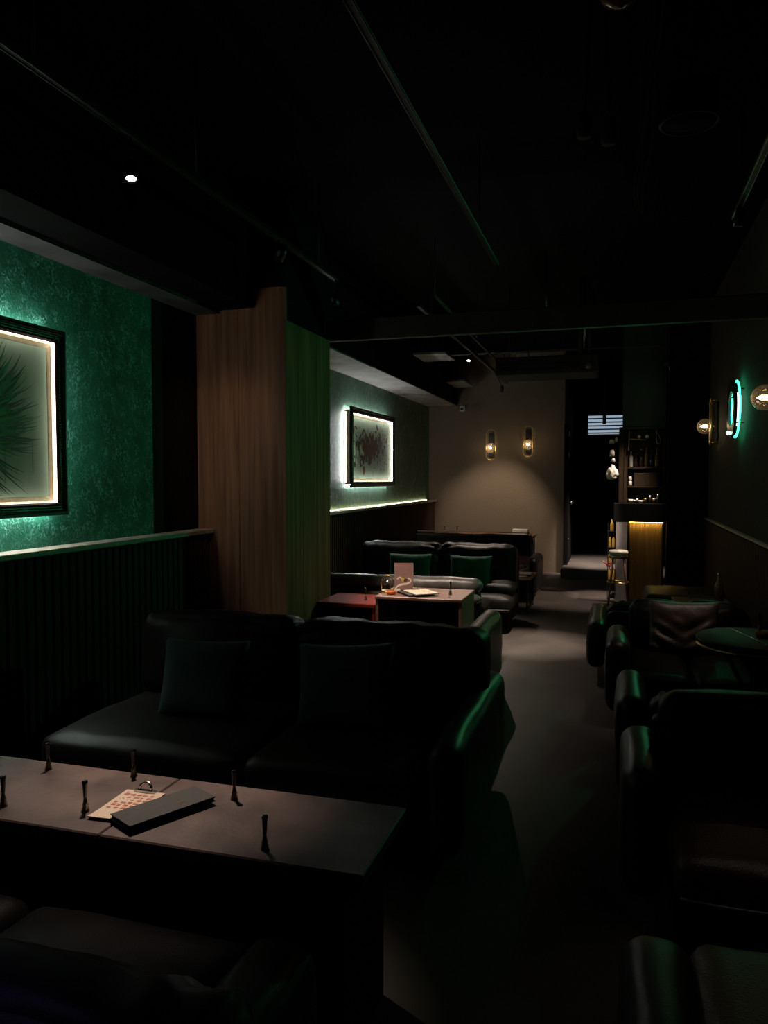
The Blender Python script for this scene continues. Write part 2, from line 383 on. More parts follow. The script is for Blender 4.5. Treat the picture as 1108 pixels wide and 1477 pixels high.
# louvred vent window
wn = struct(BOX('window_1', (-.54, 15.27, 2.335), (.11, 15.29, 2.71), 'daylight'), 'bright louvred window at the end of the corridor')
for k in range(6):
    bm = bmesh.new(); z = 2.35 + k * .068
    box(bm, (-.54, 15.20, z), (.11, 15.262, z + .022), .003, 1)
    to_obj('slat', bm, 'black_metal', wn)

# ------------------------------------------------------------------ sofas
def sofa(name, label, cat, xL, xR, front, back, zs, zb, n, arms=(), arm_z=.54, arm_y=None, face=-1, base_m='leather', seat_m='leather', back_m='leather',
         back_t=.26, cushions=True, folds=True, seed=1, group=None, seat_split=None, back_split=None):
    """face -1: looks towards -Y (front < back); face +1: looks towards +Y (front > back).
    arms: list of (x0, x1)"""
    rt = empty(name, ((xL + xR) / 2, (front + back) / 2, 0), label, cat, group)
    f = -face
    yy = lambda d: front + f * d          # d metres behind the front edge
    D = abs(back - front)
    def B(d0, d1): return min(yy(d0), yy(d1)), max(yy(d0), yy(d1))
    y0, y1 = B(.07, D - .03); BOX('base', (xL + .01, y0, .07), (xR - .01, y1, zs - .16), base_m, rt, .015, 2)
    for x in (xL + .08, xR - .08):
        for d in (.14, D - .12):
            LATHE('leg', [(.018, 0), (.026, .072)], 'black_metal', rt, (x, yy(d), 0), 10)
    ss = seat_split or [xL + (xR - xL) * k / n for k in range(n + 1)]
    for k in range(n):
        y0, y1 = B(0, D - back_t + .02)
        sc_ = SOFT('seat_cushion', (ss[k] + .003, y0, zs - .17), (ss[k + 1] - .003, y1, zs - .012), seat_m, rt, r=.055, puff=.022, seed=seed + k, py=.15, px=.05)
        # piping along the lower front edge
        TUBE('piping', [(ss[k] + .02 + (ss[k + 1] - ss[k] - .04) * i / 8, yy(.008 - (.012 if 0 < i < 8 else 0)), zs - .135) for i in range(9)], .006, 'piping', sc_, 6)
    y0, y1 = B(D - .12, D)
    SOFT('back_frame', (xL, y0, .10), (xR, y1, zb - .05), base_m, rt, r=.04, puff=.012, seed=seed + 9, py=.8)
    if cushions:
        bs = back_split or ss
        for k in range(n):
            y0, y1 = B(D - back_t - .02, D - .10)
            sd = seed * 1.3 + k
            def fold(u, v, w, q, k=k, sd=sd):
                a = .0
                if folds:
                    edge = 1 if k < n - 1 else -1          # creases gather towards the joint
                    t = max(0, u * edge) ** 2
                    a += .012 * t * math.sin(16 * (w + .55 * u * edge) + sd)
                    a += .006 * max(0, w) * math.sin(u * 21 + sd * 2) * (1 - t)
                return Vector((0, face * a * (1 if v * face > 0 else 0), a * .7 * max(0, w)))
            SOFT('back_cushion', (bs[k] + .002, y0, zs - .03), (bs[k + 1] - .002, y1, zb), back_m, rt, r=.07, puff=.045, nz=.012, seed=sd, fold=fold, n=20, py=1.0, pz=.25, tilt=-f * .12)
    for (a0, a1) in arms:
        y0, y1 = arm_y or B(.02, D)
        SOFT('armrest', (a0, y0, .10), (a1, y1, arm_z), 'leather_lit', rt, r=.06, puff=.012, seed=seed + 20, px=.6)
    return rt
S_M = sofa('leather_sofa', 'black leather two-seat sofa with teal pillows behind the front brown table', 'sofa', -2.36, -.60, 2.665, 3.76, .42, .80, 2,
           [(-.655, -.525)], .53, (2.66, 3.88), -1, seed=3, seat_split=[-2.36, -1.40, -.66], back_split=[-2.36, -1.50, -.565], back_t=.34, seat_m='leather_lit')
S_N = sofa('leather_sofa', 'black leather sofa in front of the brown table, its back to the camera', 'sofa', -2.07, -.55, 1.63, .86, .42, .67, 2,
           [(-.79, -.62)], .47, (1.20, 1.58), 1, seed=5, seat_split=[-2.07, -1.44, -.80], back_split=[-2.07, -1.25, -.54], folds=True)
S_B = sofa('leather_sofa', 'low black sofa hidden behind the teal-pillow sofa, green-lit rounded arm', 'sofa', -2.26, -.92, 5.42, 4.10, .40, .62, 2,
           [(-.915, -.77)], .56, (4.5, 5.50), 1, seed=7)
# sofa with rolled leather back behind the second table
S_R = empty('leather_bench', (-1.9, 6.7, 0), 'black leather bench with long rolled back behind the menu card table', 'sofa')
BOX('base', (-2.84, 6.40, .07), (-1.10, 7.06, .26), 'leather', S_R, .02)
for x in (-2.7, -1.2):
    for y in (6.5, 6.98): LATHE('leg', [(.018, 0), (.026, .072)], 'black_metal', S_R, (x, y, 0), 10)
for x0, x1 in ((-2.84, -1.97), (-1.965, -1.10)):
    SOFT('seat_cushion', (x0, 6.58, .25), (x1, 7.08, .40), 'leather', S_R, r=.05, puff=.02, seed=31)
SOFT('back_frame', (-2.84, 6.42, .10), (-1.10, 6.56, .54), 'leather', S_R, r=.03, puff=.01, seed=33)
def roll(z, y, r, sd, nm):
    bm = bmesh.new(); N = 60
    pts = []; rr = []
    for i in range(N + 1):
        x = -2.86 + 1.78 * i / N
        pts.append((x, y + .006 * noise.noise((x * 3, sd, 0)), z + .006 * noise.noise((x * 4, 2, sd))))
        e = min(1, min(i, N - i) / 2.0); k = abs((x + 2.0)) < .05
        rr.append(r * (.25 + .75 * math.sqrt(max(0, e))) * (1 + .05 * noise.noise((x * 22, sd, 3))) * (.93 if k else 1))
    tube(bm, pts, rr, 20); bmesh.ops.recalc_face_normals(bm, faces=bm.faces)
    to_obj(nm, bm, 'leather_roll_lit', S_R, True)
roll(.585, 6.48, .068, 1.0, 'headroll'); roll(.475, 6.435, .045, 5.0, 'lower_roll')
S_C = sofa('leather_sofa', 'black sofa with two green pillows on two plump back cushions', 'sofa', -2.66, -.985, 7.34, 8.26, .37, .81, 2, [], .5, None, -1,
           seed=11, back_m='leather_grey_lit', seat_m='leather_grey_lit', seat_split=[-2.66, -1.80, -.95], back_split=[-2.66, -1.785, -.985], back_t=.34)
SOFT('seat_pad', (-1.24, 7.52, .36), (-.96, 7.98, .455), 'leather_grey_lit', S_C, r=.04, puff=.02, seed=41)
S_D = sofa('leather_sofa', 'rearmost dark sofa below the two wall lamps, tall flat back', 'sofa', -2.60, -1.04, 9.40, 10.24, .40, .80, 2, [(-1.035, -.90)], .54, (9.3, 10.1), -1,
           seed=13, cushions=False)
for x0, x1 in ((-2.58, -1.83), (-1.82, -1.06)):
    SOFT('back_panel', (x0, 10.03, .40), (x1, 10.125, .765), 'leather', S_D, r=.02, puff=.01, seed=44)
TUBE('piping', [(-2.57, 10.075, .79), (-1.075, 10.075, .79), (-1.055, 10.075, .77), (-1.055, 10.075, .42)], .006, 'piping', S_D, 6)
# right-hand side
S_R1 = sofa('leather_sofa', 'black leather sofa holding the brown folded pillow, behind the round table', 'sofa', .09, .76, 4.44, 5.50, .42, .70, 2, [(-.05, .085)], .53, (4.74, 5.36), -1,
            seed=15, folds=False, seat_split=[.09, .42, .76])
S_R0 = sofa('leather_sofa', 'black sofa beyond the pillow sofa, its flat-topped arm beside the aisle', 'sofa', -.06, .88, 6.62, 5.64, .38, .60, 2, [(-.20, -.065)], .445, (5.84, 6.75), 1, seed=17)
S_R2b = sofa('leather_sofa', 'black sofa facing the round table, green-lit arm end beside the aisle', 'sofa', .15, .94, 3.96, 3.30, .40, .57, 2, [(.01, .145)], .53, (3.50, 4.12), 1, seed=19)
S_R2 = sofa('leather_sofa', 'black sofa at the right edge, with pale piping below its seat', 'sofa', .17, .94, 2.32, 3.26, .42, .70, 1, [(.03, .165)], .53, (2.62, 3.2), -1, seed=21, folds=False, seat_m='leather_brown')
S_N2 = sofa('leather_sofa', 'brown-seated black sofa in the bottom right corner, rounded arm nearest the camera', 'sofa', .17, .94, 1.95, .75, .42, .74, 1, [(.02, .165)], .56, (.85, 1.68), 1,
            seed=23, seat_m='leather_brown', folds=False)
OT = empty('leather_ottoman', (.6, 7.7, 0), 'grey-lit leather ottoman with a flat top beyond the pillow sofa', 'ottoman')
BOX('base', (.29, 7.40, .04), (.94, 8.06, .30), 'leather', OT, .02)
SOFT('seat_cushion', (.26, 7.36, .29), (.965, 8.10, .44), 'leather_grey_lit', OT, r=.06, puff=.02, seed=51)
for x in (.36, .86):
    for y in (7.48, 7.98): LATHE('leg', [(.018, 0), (.022, .042)], 'black_metal', OT, (x, y, 0), 10)

# ------------------------------------------------------------------ pillows
def pillow(label, cx, cy, cz, w, h, t, tilt, yaw, m, seed, vfold=0.0, roll_=0.0, name='throw_pillow'):
    bm = bmesh.new(); n = 22; g = {}
    for s in (1, -1):
        for i in range(n + 1):
            for j in range(n + 1):
                u = -1 + 2 * i / n; v = -1 + 2 * j / n
                edge = i in (0, n) or j in (0, n)
                if edge and s < 0: g[s, i, j] = g[1, i, j]; continue
                k = max(0, (1 - u ** 4) * (1 - v ** 4)) ** .5
                pin = 1 - .07 * (1 - abs(u) ** 2) * abs(v) ** 3; pin2 = 1 - .07 * (1 - abs(v) ** 2) * abs(u) ** 3
                th = t / 2 * k * s
                th += .010 * k * noise.noise((u * 2.2 + seed, v * 2.2, s + seed))
                if vfold and s > 0:
                    d = v - .75 * abs(u)
                    th += vfold * k * math.sin(13 * d + .6) * min(1, max(0, .55 - v) * 1.6) * (.35 + abs(u))
                else:
                    th += .006 * k * math.sin(9 * (v * .7 + u * .6) + seed) * abs(u * v)
                g[s, i, j] = bm.verts.new((u * w / 2 * pin2, -th, v * h / 2 * pin))
    for s in (1, -1):
        for i in range(n):
            for j in range(n):
                q = [g[s, i, j], g[s, i + 1, j], g[s, i + 1, j + 1], g[s, i, j + 1]]
                if s < 0: q.reverse()
                bm.faces.new(q)
    o = to_obj(name, bm, m, None, True)
    o.location = (cx, cy, cz); o.rotation_euler = (tilt, roll_, yaw)
    return tag(o, label, 'pillow')
pillow('dark teal square pillow leaning on the left back cushion of the front sofa', -1.80, 3.10, .585, .42, .36, .13, -.28, .1, 'velvet_teal', 2)
pillow('dark teal pillow leaning beside the centre joint of the front sofa', -1.12, 3.12, .60, .46, .37, .13, -.26, -.06, 'velvet_teal', 5, roll_=-.08)
pillow('deep green pillow on the left cushion of the far two-pillow sofa', -2.06, 7.74, .55, .46, .34, .13, -.25, .05, 'velvet_green', 8)
pillow('bright green pillow on the right cushion of the far two-pillow sofa', -1.42, 7.72, .54, .44, .36, .13, -.25, -.05, 'velvet_green', 11)
pillow('brown leather pillow with V-shaped folds in the middle of its sofa', .405, 5.06, .575, .42, .34, .13, -.22, 0, 'leather_brown', 14, .013)

# ------------------------------------------------------------------ tables
def table(name, label, x0, x1, y0, y1, z, m, t=.03, legs='panel', group=None):
    rt = empty(name, ((x0 + x1) / 2, (y0 + y1) / 2, 0), label, 'table', group)
    BOX('tabletop', (x0, y0, z - t), (x1, y1, z), m, rt, .004, 1)
    if legs == 'pedestal':
        BOX('shade_block', (x0 + .002, y0 + .03, 0), (x1 - .06, y1 - .03, z - t - .012), 'black_paint', rt, .004, 1)  # black block added to keep the space below the tabletop dark
        BOX('under_board', (x0 + .002, y0 + .012, z - t - .012), (x1 - .012, y1 - .012, z - t), 'black_metal', rt)
    elif legs == 'panel':
        BOX('back_panel', (x0 + .03, y1 - .03, .02), (x1 - .03, y1 - .012, z - t), 'black_paint', rt)  # black sheet added as shade, darkening the space under the table
        for x in (x0 + .002, x1 - .027): BOX('side_panel', (x, y0 + .01, 0), (x + .025, y1 - .01, z - t), m, rt, .002, 1)
    else:
        for x in (x0 + .03, x1 - .05):
            for y in (y0 + .03, y1 - .05): BOX('leg', (x, y, 0), (x + .02, y + .02, z - t), 'black_metal', rt)
        for x in (x0 + .03, x1 - .05): BOX('foot_rail', (x, y0 + .05, .03), (x + .02, y1 - .05, .05), 'black_metal', rt)
    return rt
table('coffee_table', 'brown stone-look table under the black menu book, right of the joint', -1.3115, -.57, 1.708, 2.112, .55, 'table_brown', .035, 'pedestal')
table('coffee_table', 'brown stone-look table left of the joint, cut by the left edge', -2.07, -1.3145, 1.708, 2.112, .55, 'table_brown', .035, 'pedestal')
table('coffee_table', 'reddish wooden table holding the menu card and dome lantern', -1.785, -1.10, 5.655, 6.20, .59, 'table_wood', .025)
table('side_table', 'lower red wooden table against the wood-clad column', -2.275, -1.79, 5.665, 6.17, .52, 'table_red', .03)
table('coffee_table', 'small low table with thin black legs beside the far sofa', -1.72, -.90, 8.58, 9.28, .38, 'table_wood', .02, 'thin')
table('coffee_table', 'rear table behind the rearmost sofa, seen edge-on', -2.72, -1.15, 10.85, 11.85, .66, 'table_wood', .025, 'thin')
table('coffee_table', 'small dark table beyond the pillow sofa holding an amber bottle', .48, .94, 6.84, 7.33, .44, 'table_wood', .02, 'thin')
rt = empty('round_table', (.66, 4.10, 0), 'small round wooden table at the right edge', 'table')
LATHE('tabletop', [(.262, .690), (.274, .698), (.276, .714), (.268, .72), (0, .72)], 'table_dark', rt, (.66, 4.10, 0), 48)
LATHE('rim', [(.264, .672), (.272, .676), (.272, .690), (.0, .690)], 'brass', rt, (.66, 4.10, 0), 48)
TUBE('inlay_strip', [(.575, 4.335, .7205), (.705, 3.85, .7205)], .003, 'steel', rt, 6)
LATHE('pedestal', [(.13, 0), (.13, .012), (.03, .03), (.02, .1), (.02, .66), (.06, .672)], 'black_metal', rt, (.66, 4.10, 0), 20)
for a in (.4, 2.5, 4.6):
    TUBE('strut', [(.66 + .02 * math.cos(a), 4.10 + .02 * math.sin(a), .40), (.66 + .18 * math.cos(a), 4.10 + .18 * math.sin(a), .672)], .012, 'post_wood', rt, 8)

# pegs standing on the tables
def peg(label, x, y, z, h=.088, lean=(0, 0)):
    k = h / .088
    rt = empty('table_peg', (x, y, z), label, 'peg', 'slim pegs standing on the tables')
    LATHE('foot', [(.0115 * k, 0), (.0115 * k, .004 * k), (.009 * k, .006 * k), (.010 * k, .010 * k), (.0075 * k, .014 * k), (.0085 * k, .020 * k), (.0062 * k, .026 * k), (.0055 * k, .034 * k)], 'bronze', rt, (x, y, z), 16)
    LATHE('stem', [(.005 * k, .034 * k), (.0055 * k, .045 * k), (.0075 * k, .078 * k), (.0085 * k, .084 * k), (.0075 * k, .088 * k), (.003 * k, .089 * k)], 'glass_dark', rt, (x, y, z), 14)
    return rt
for lb, x, y in (('peg at the front table\'s left end, cut by the photo edge', -1.691, 1.779), ('peg on the front table just left of the clipboard', -1.442, 1.82),
                 ('peg nearest the right end of the front table', -.852, 1.762), ('leftmost peg along the front table\'s rear edge', -1.765, 2.051),
                 ('peg behind the clipboard at the front table\'s rear edge', -1.463, 2.081), ('peg behind the black menu book\'s right end', -1.073, 2.016)):
    peg('slim dark ' + lb, x, y, .55)
peg('slim dark peg right of the clipboard on the menu card table', -1.236, 5.878, .59, .105)
peg('slim peg with bright foot on the low red table', -1.93, 5.87, .52, .10)
peg('left one of two pale pegs above the rearmost sofa back', -2.535, 11.6, .66, .105)
peg('right one of two pale pegs above the rearmost sofa back', -2.335, 11.6, .66, .105)
peg('slim dark peg behind the orange ashtray on the round table', .705, 4.27, .72, .095)
peg('short dark peg in front of the grey-lit ottoman', .622, 7.27, .44, .07)

# ------------------------------------------------------------------ things on the front table
def plane_map(o, ang, z):
    c, s = math.cos(ang), math.sin(ang)
    return lambda u, v, w: Vector((o[0] + u * c - v * s, o[1] + u * s + v * c, z + w))
cl = empty('clipboard', (-1.345, 1.888, .55), 'clipboard with orange-printed menu sheet on the front brown table', 'clipboard')
ang = math.radians(3)
f3 = plane_map((-1.345, 1.885), ang, .55)
bm = bmesh.new(); slab(bm, [(-.062, -.10), (.062, -.10), (.062, .10), (-.062, .10)], f3, .003); to_obj('board', bm, 'board', cl)
f3 = plane_map((-1.345, 1.885), ang, .553)
bm = bmesh.new()
N = 8
for side in range(1):
    for i in range(N):
        v0, v1 = -.105 + .20 * i / N, -.105 + .20 * (i + 1) / N
        zz = lambda v: .0035 * max(0, (-.04 - v) / .06) ** 2
        a = [(-.064, v0, zz(v0)), (.064, v0, zz(v0)), (.064, v1, zz(v1)), (-.064, v1, zz(v1))]
        lo = [bm.verts.new(f3(u, v, w)) for u, v, w in a]; hi = [bm.verts.new(f3(u, v, w + .0025)) for u, v, w in a]
        bm.faces.new(hi); bm.faces.new(list(reversed(lo)))
        for q in range(4): bm.faces.new((lo[q], lo[(q + 1) % 4], hi[(q + 1) % 4], hi[q]))
pp = to_obj('sheet', bm, 'paper', cl)
random.seed(4); bm = bmesh.new()
f4 = plane_map((-1.345, 1.885), ang, .5557)
for r in range(6):
    for c in range(5):
        if random.random() < .12: continue
        u0 = -.05 + c * .0205 + random.uniform(-.002, .002); v0 = -.035 + r * .0185; w_ = random.uniform(.009, .017); h_ = random.uniform(.008, .0135)
        slab(bm, [(u0, v0), (u0 + w_, v0 + random.uniform(-.002, .002)), (u0 + w_, v0 + h_), (u0, v0 + h_ + random.uniform(-.002, .002))], f4, .0002, 0 if random.random() < .7 else 1)
for k in range(36):
    u0 = random.uniform(-.056, .05); v0 = random.uniform(-.045, .085)
    slab(bm, [(u0, v0), (u0 + random.uniform(.003, .009), v0), (u0 + .004, v0 + .003)], f4, .0003, 1)
pr_ = to_obj('print', bm, ['print_orange', 'print_pink'], pp); pr_['kind'] = 'stuff'
f3 = plane_map((-1.345, 1.885), ang, .556)
bm = bmesh.new(); slab(bm, [(-.034, .083), (.034, .083), (.034, .098), (-.034, .098)], f3, .005)
c_ = to_obj('clip', bm, 'steel', cl)
bm = bmesh.new(); tube(bm, [f3(-.02, .09, .005), f3(-.017, .096, .018), f3(-.006, .1, .024), f3(.006, .1, .024), f3(.017, .096, .018), f3(.02, .09, .005)], .005, 8); to_obj('clip_loop', bm, 'steel', c_, True)
mb = empty('menu_book', (-1.185, 1.88, .55), 'long black menu book with gold emblem lying across the clipboard', 'menu')
mc, mang = (-1.219, 1.874), math.radians(63.0)
f3 = plane_map(mc, mang, .559)
def rect(u0, v0, u1, v1): return [(u0, v0), (u1, v0), (u1, v1), (u0, v1)]
HL, HW = .134, .055
bm = bmesh.new(); slab(bm, rect(-HL, -HW, HL, HW), f3, .003); to_obj('cover', bm, 'menu_black', mb)
f3 = plane_map(mc, mang, .562)
bm = bmesh.new(); slab(bm, rect(-HL + .003, -HW + .003, HL - .003, HW - .003), f3, .009); to_obj('pages', bm, 'black_paint', mb)
f3 = plane_map(mc, mang, .571)
bm = bmesh.new(); slab(bm, rect(-HL, -HW, HL, HW), f3, .003); to_obj('cover', bm, 'menu_black', mb)
f3 = plane_map((-1.185, 1.905), mang, .5741)
bm = bmesh.new()
em = [(-.016, -.010), (-.008, -.004), (.002, -.006), (.013, -.014), (.007, -.002), (.010, .006), (.001, .004), (-.006, .010), (-.005, .002), (-.013, .001)]
slab(bm, [(a * .75, b * .75) for a, b in em], f3, .0004); to_obj('emblem', bm, 'brass', mb)

# ------------------------------------------------------------------ things on the second table
def menu_card(label, x, y, z, w, h, yaw):
    rt = empty('menu_card', (x, y, z), label, 'menu card')
    R = Matrix.Rotation(yaw, 3, 'Z')
    f = lambda u, v, d: Vector((x, y, z)) + R @ Vector((u, -d + v * .05, v))
    bm = bmesh.new(); slab(bm, rect(-w / 2, .006, w / 2, h), f, .003); to_obj('card', bm, 'card_pink', rt)
    bm = bmesh.new(); box(bm, (-w * .45, -.022, 0), (w * .45, .022, .006), .002, 1)
    for v in bm.verts: v.co = R @ v.co + Vector((x, y, z))
    to_obj('stand', bm, 'glass_dark', rt)
    # the cream serpentine line, cup and printed lines: flat print on the card
    bm = bmesh.new()
    pts = [(-.30, .60), (-.36, .52), (-.22, .62), (-.12, .57), (-.04, .54), (.14, .55), (.27, .57), (.36, .50), (.37, .42), (.30, .36), (.15, .31), (-.05, .29), (-.25, .24), (-.38, .16), (-.45, .06)]
    P3 = []
    for i, (u, v) in enumerate(pts): P3.append((u * w, v * h * .78, .035 * w * (1.5 if 9 < i < 13 else 1.0)))
    for (a, b) in zip(P3, P3[1:]):
        d = Vector((b[0] - a[0], b[1] - a[1])); n = Vector((-d.y, d.x)).normalized()
        slab(bm, [(a[0] - n.x * a[2], a[1] - n.y * a[2]), (b[0] - n.x * b[2], b[1] - n.y * b[2]), (b[0] + n.x * b[2], b[1] + n.y * b[2]), (a[0] + n.x * a[2], a[1] + n.y * a[2])], lambda u, v, d: f(u, v, .0032 + d), .0004, 0)
    slab(bm, [(-.16 * w, .40 * h), (-.05 * w, .30 * h), (.0, .38 * h), (.02 * w, .46 * h), (-.10 * w, .47 * h)], lambda u, v, d: f(u, v, .0038 + d), .0004, 2)
    slab(bm, [(.0, .33 * h), (.10 * w, .31 * h), (.20 * w, .36 * h), (.19 * w, .44 * h), (.03 * w, .45 * h)], lambda u, v, d: f(u, v, .0042 + d), .0004, 1)
    for k in range(5):
        slab(bm, rect(-.34 * w + .02 * k * w, (.86 - .055 * k) * h, .30 * w - .03 * (k % 2) * w, (.868 - .055 * k) * h), lambda u, v, d: f(u, v, .0032 + d), .0003, 3)
    pr = to_obj('print', bm, ['cream', 'cup_brown', 'yellow', 'print_pink'], rt); pr['kind'] = 'stuff'
    return rt
menu_card('pink-brown menu card with a cream curl, upright between lantern and clipboard', -1.648, 6.01, .59, .155, .222, math.radians(14))
menu_card('dim menu card with a cream curl standing on the small far table', -1.04, 9.16, .38, .13, .20, math.radians(14))
ln = empty('dome_lantern', (-1.79 + .03, 5.90, .59), 'brass-arched glass dome lantern at the left end of the menu card table', 'lantern')
lx, ly, lz = -1.755, 5.90, .59
LATHE('base', [(.055, 0), (.055, .008), (.045, .014), (0, .014)], 'brass', ln, (lx, ly, lz), 24)
LATHE('glass_dome', [(.027, .014), (.028, .05), (.026, .07), (.018, .085), (.0, .092)], 'glass_clear', ln, (lx, ly, lz), 20)
LATHE('cap', [(.027, .071), (.02, .085), (.008, .095), (0, .098)], 'steel', ln, (lx, ly, lz), 20)
arc = [(lx - .05, ly, lz + .012)] + [(lx - .05 * math.cos(t), ly, lz + .075 + .055 * math.sin(t)) for t in [PI * k / 14 for k in range(15)]] + [(lx + .05, ly, lz + .012)]
TUBE('arch', arc, .0045, 'brass', ln, 8)
at_ = LATHE('ashtray', [(.030, 0), (.036, .006), (.038, .020), (.034, .027), (.026, .026), (.018, .012), (0, .012)], 'orange_glass', None, (0, 0, 0), 20)
at_.location = (-1.688, 5.775, .59); tag(at_, 'orange glass ashtray in front of the dome lantern', 'ashtray')
cb2 = empty('clipboard', (-1.47, 5.84, .59), 'clipboard with cream menu sheet on the menu card table', 'clipboard')
f3 = plane_map((-1.46, 5.83), math.radians(38), .606)
bm = bmesh.new(); slab(bm, rect(-.10, -.13, .10, .13), f3, .004); to_obj('board', bm, 'board', cb2)
bm = bmesh.new(); slab(bm, rect(-.097, -.125, .097, .125), lambda u, v, w: f3(u, v, w + .004), .003); to_obj('sheet', bm, 'paper', cb2)
bm = bmesh.new()
for k in range(40):
    u0 = random.uniform(-.08, .07); v0 = random.uniform(-.11, .09)
    slab(bm, rect(u0, v0, u0 + random.uniform(.006, .02), v0 + random.uniform(.004, .012)), lambda u, v, w: f3(u, v, w + .0071), .0002, random.choice((0, 1)))
q = to_obj('print', bm, ['print_orange', 'print_pink'], cb2); q['kind'] = 'stuff'
bm = bmesh.new(); slab(bm, rect(-.035, .10, .035, .118), lambda u, v, w: f3(u, v, w + .0071), .006); c2_ = to_obj('clip', bm, 'steel', cb2)
bm = bmesh.new(); tube(bm, [f3(-.018, .108, .012), f3(-.012, .118, .026), f3(.012, .118, .026), f3(.018, .108, .012)], .004, 8); to_obj('clip_loop', bm, 'brass', c2_, True)
mb2 = empty('menu_book', (-1.56, 5.80, .59), 'dark menu book lying under the clipboard on the menu card table', 'menu')
f3 = plane_map((-1.50, 5.83), math.radians(38), .59)
for z, h, m_ in ((0, .003, 'menu_black'), (.003, .0095, 'black_paint'), (.0125, .003, 'menu_black')):
    e = .003 if m_ == 'black_paint' else 0
    bm = bmesh.new(); slab(bm, rect(-.11 + e, -.12 + e, .08 - e, .13 - e), lambda u, v, w: f3(u, v, w + z), h); to_obj('pages' if e else 'cover', bm, m_, mb2)
tg = BOX('price_tag', (-1.70, 5.915, .59), (-1.655, 5.935, .612), 'cream', None, .002, 1); tag(tg, 'small white tag at the foot of the bright menu card', 'tag')
# far low table: stacked menus and small dish; white block added for the rear table's lit strip
st = empty('menu_book', (-1.03, 9.0, .38), 'folded pale menus stacked before the dim far menu card', 'menu')
for k in range(2):
    BOX('cover', (-1.13 + .01 * k, 8.86, .38 + .014 * k), (-.93 + .006 * k, 9.06, .393 + .014 * k), 'board' if k == 0 else 'paper', st, .002, 1)
ds = LATHE('dish', [(.03, 0), (.05, .012), (.052, .016), (.03, .008), (0, .007)], 'cream', None, (0, 0, 0), 20)
ds.location = (-1.0, 8.74, .38); tag(ds, 'small pale dish at the front of the far low table', 'dish')
tr = BOX('lit_strip_block', (-1.485, 11.52, .66), (-1.26, 11.66, .742), 'white_ceramic', None, .006, 2); tag(tr, 'added white block for the lit table top strip above the rearmost sofa back', 'block')
# right side: ashtray and bottle
a2 = LATHE('ashtray', [(.026, 0), (.034, .006), (.036, .018), (.030, .025), (.02, .022), (.014, .010), (0, .010)], 'orange_glass', None, (0, 0, 0), 20)
a2.location = (.70, 4.15, .72); tag(a2, 'orange glass ashtray on the round table at the right edge', 'ashtray')
bt = empty('bottle', (.855, 7.15, .44), 'amber bottle standing beyond the pillow sofa near the right wall', 'bottle')
LATHE('body', [(.035, 0), (.038, .01), (.038, .13), (.030, .155), (.014, .175), (.013, .225)], 'amber', bt, (.855, 7.15, .44), 18)
LATHE('stopper', [(.015, .225), (.017, .235), (.012, .25), (0, .252)], 'steel', bt, (.855, 7.15, .44), 12)

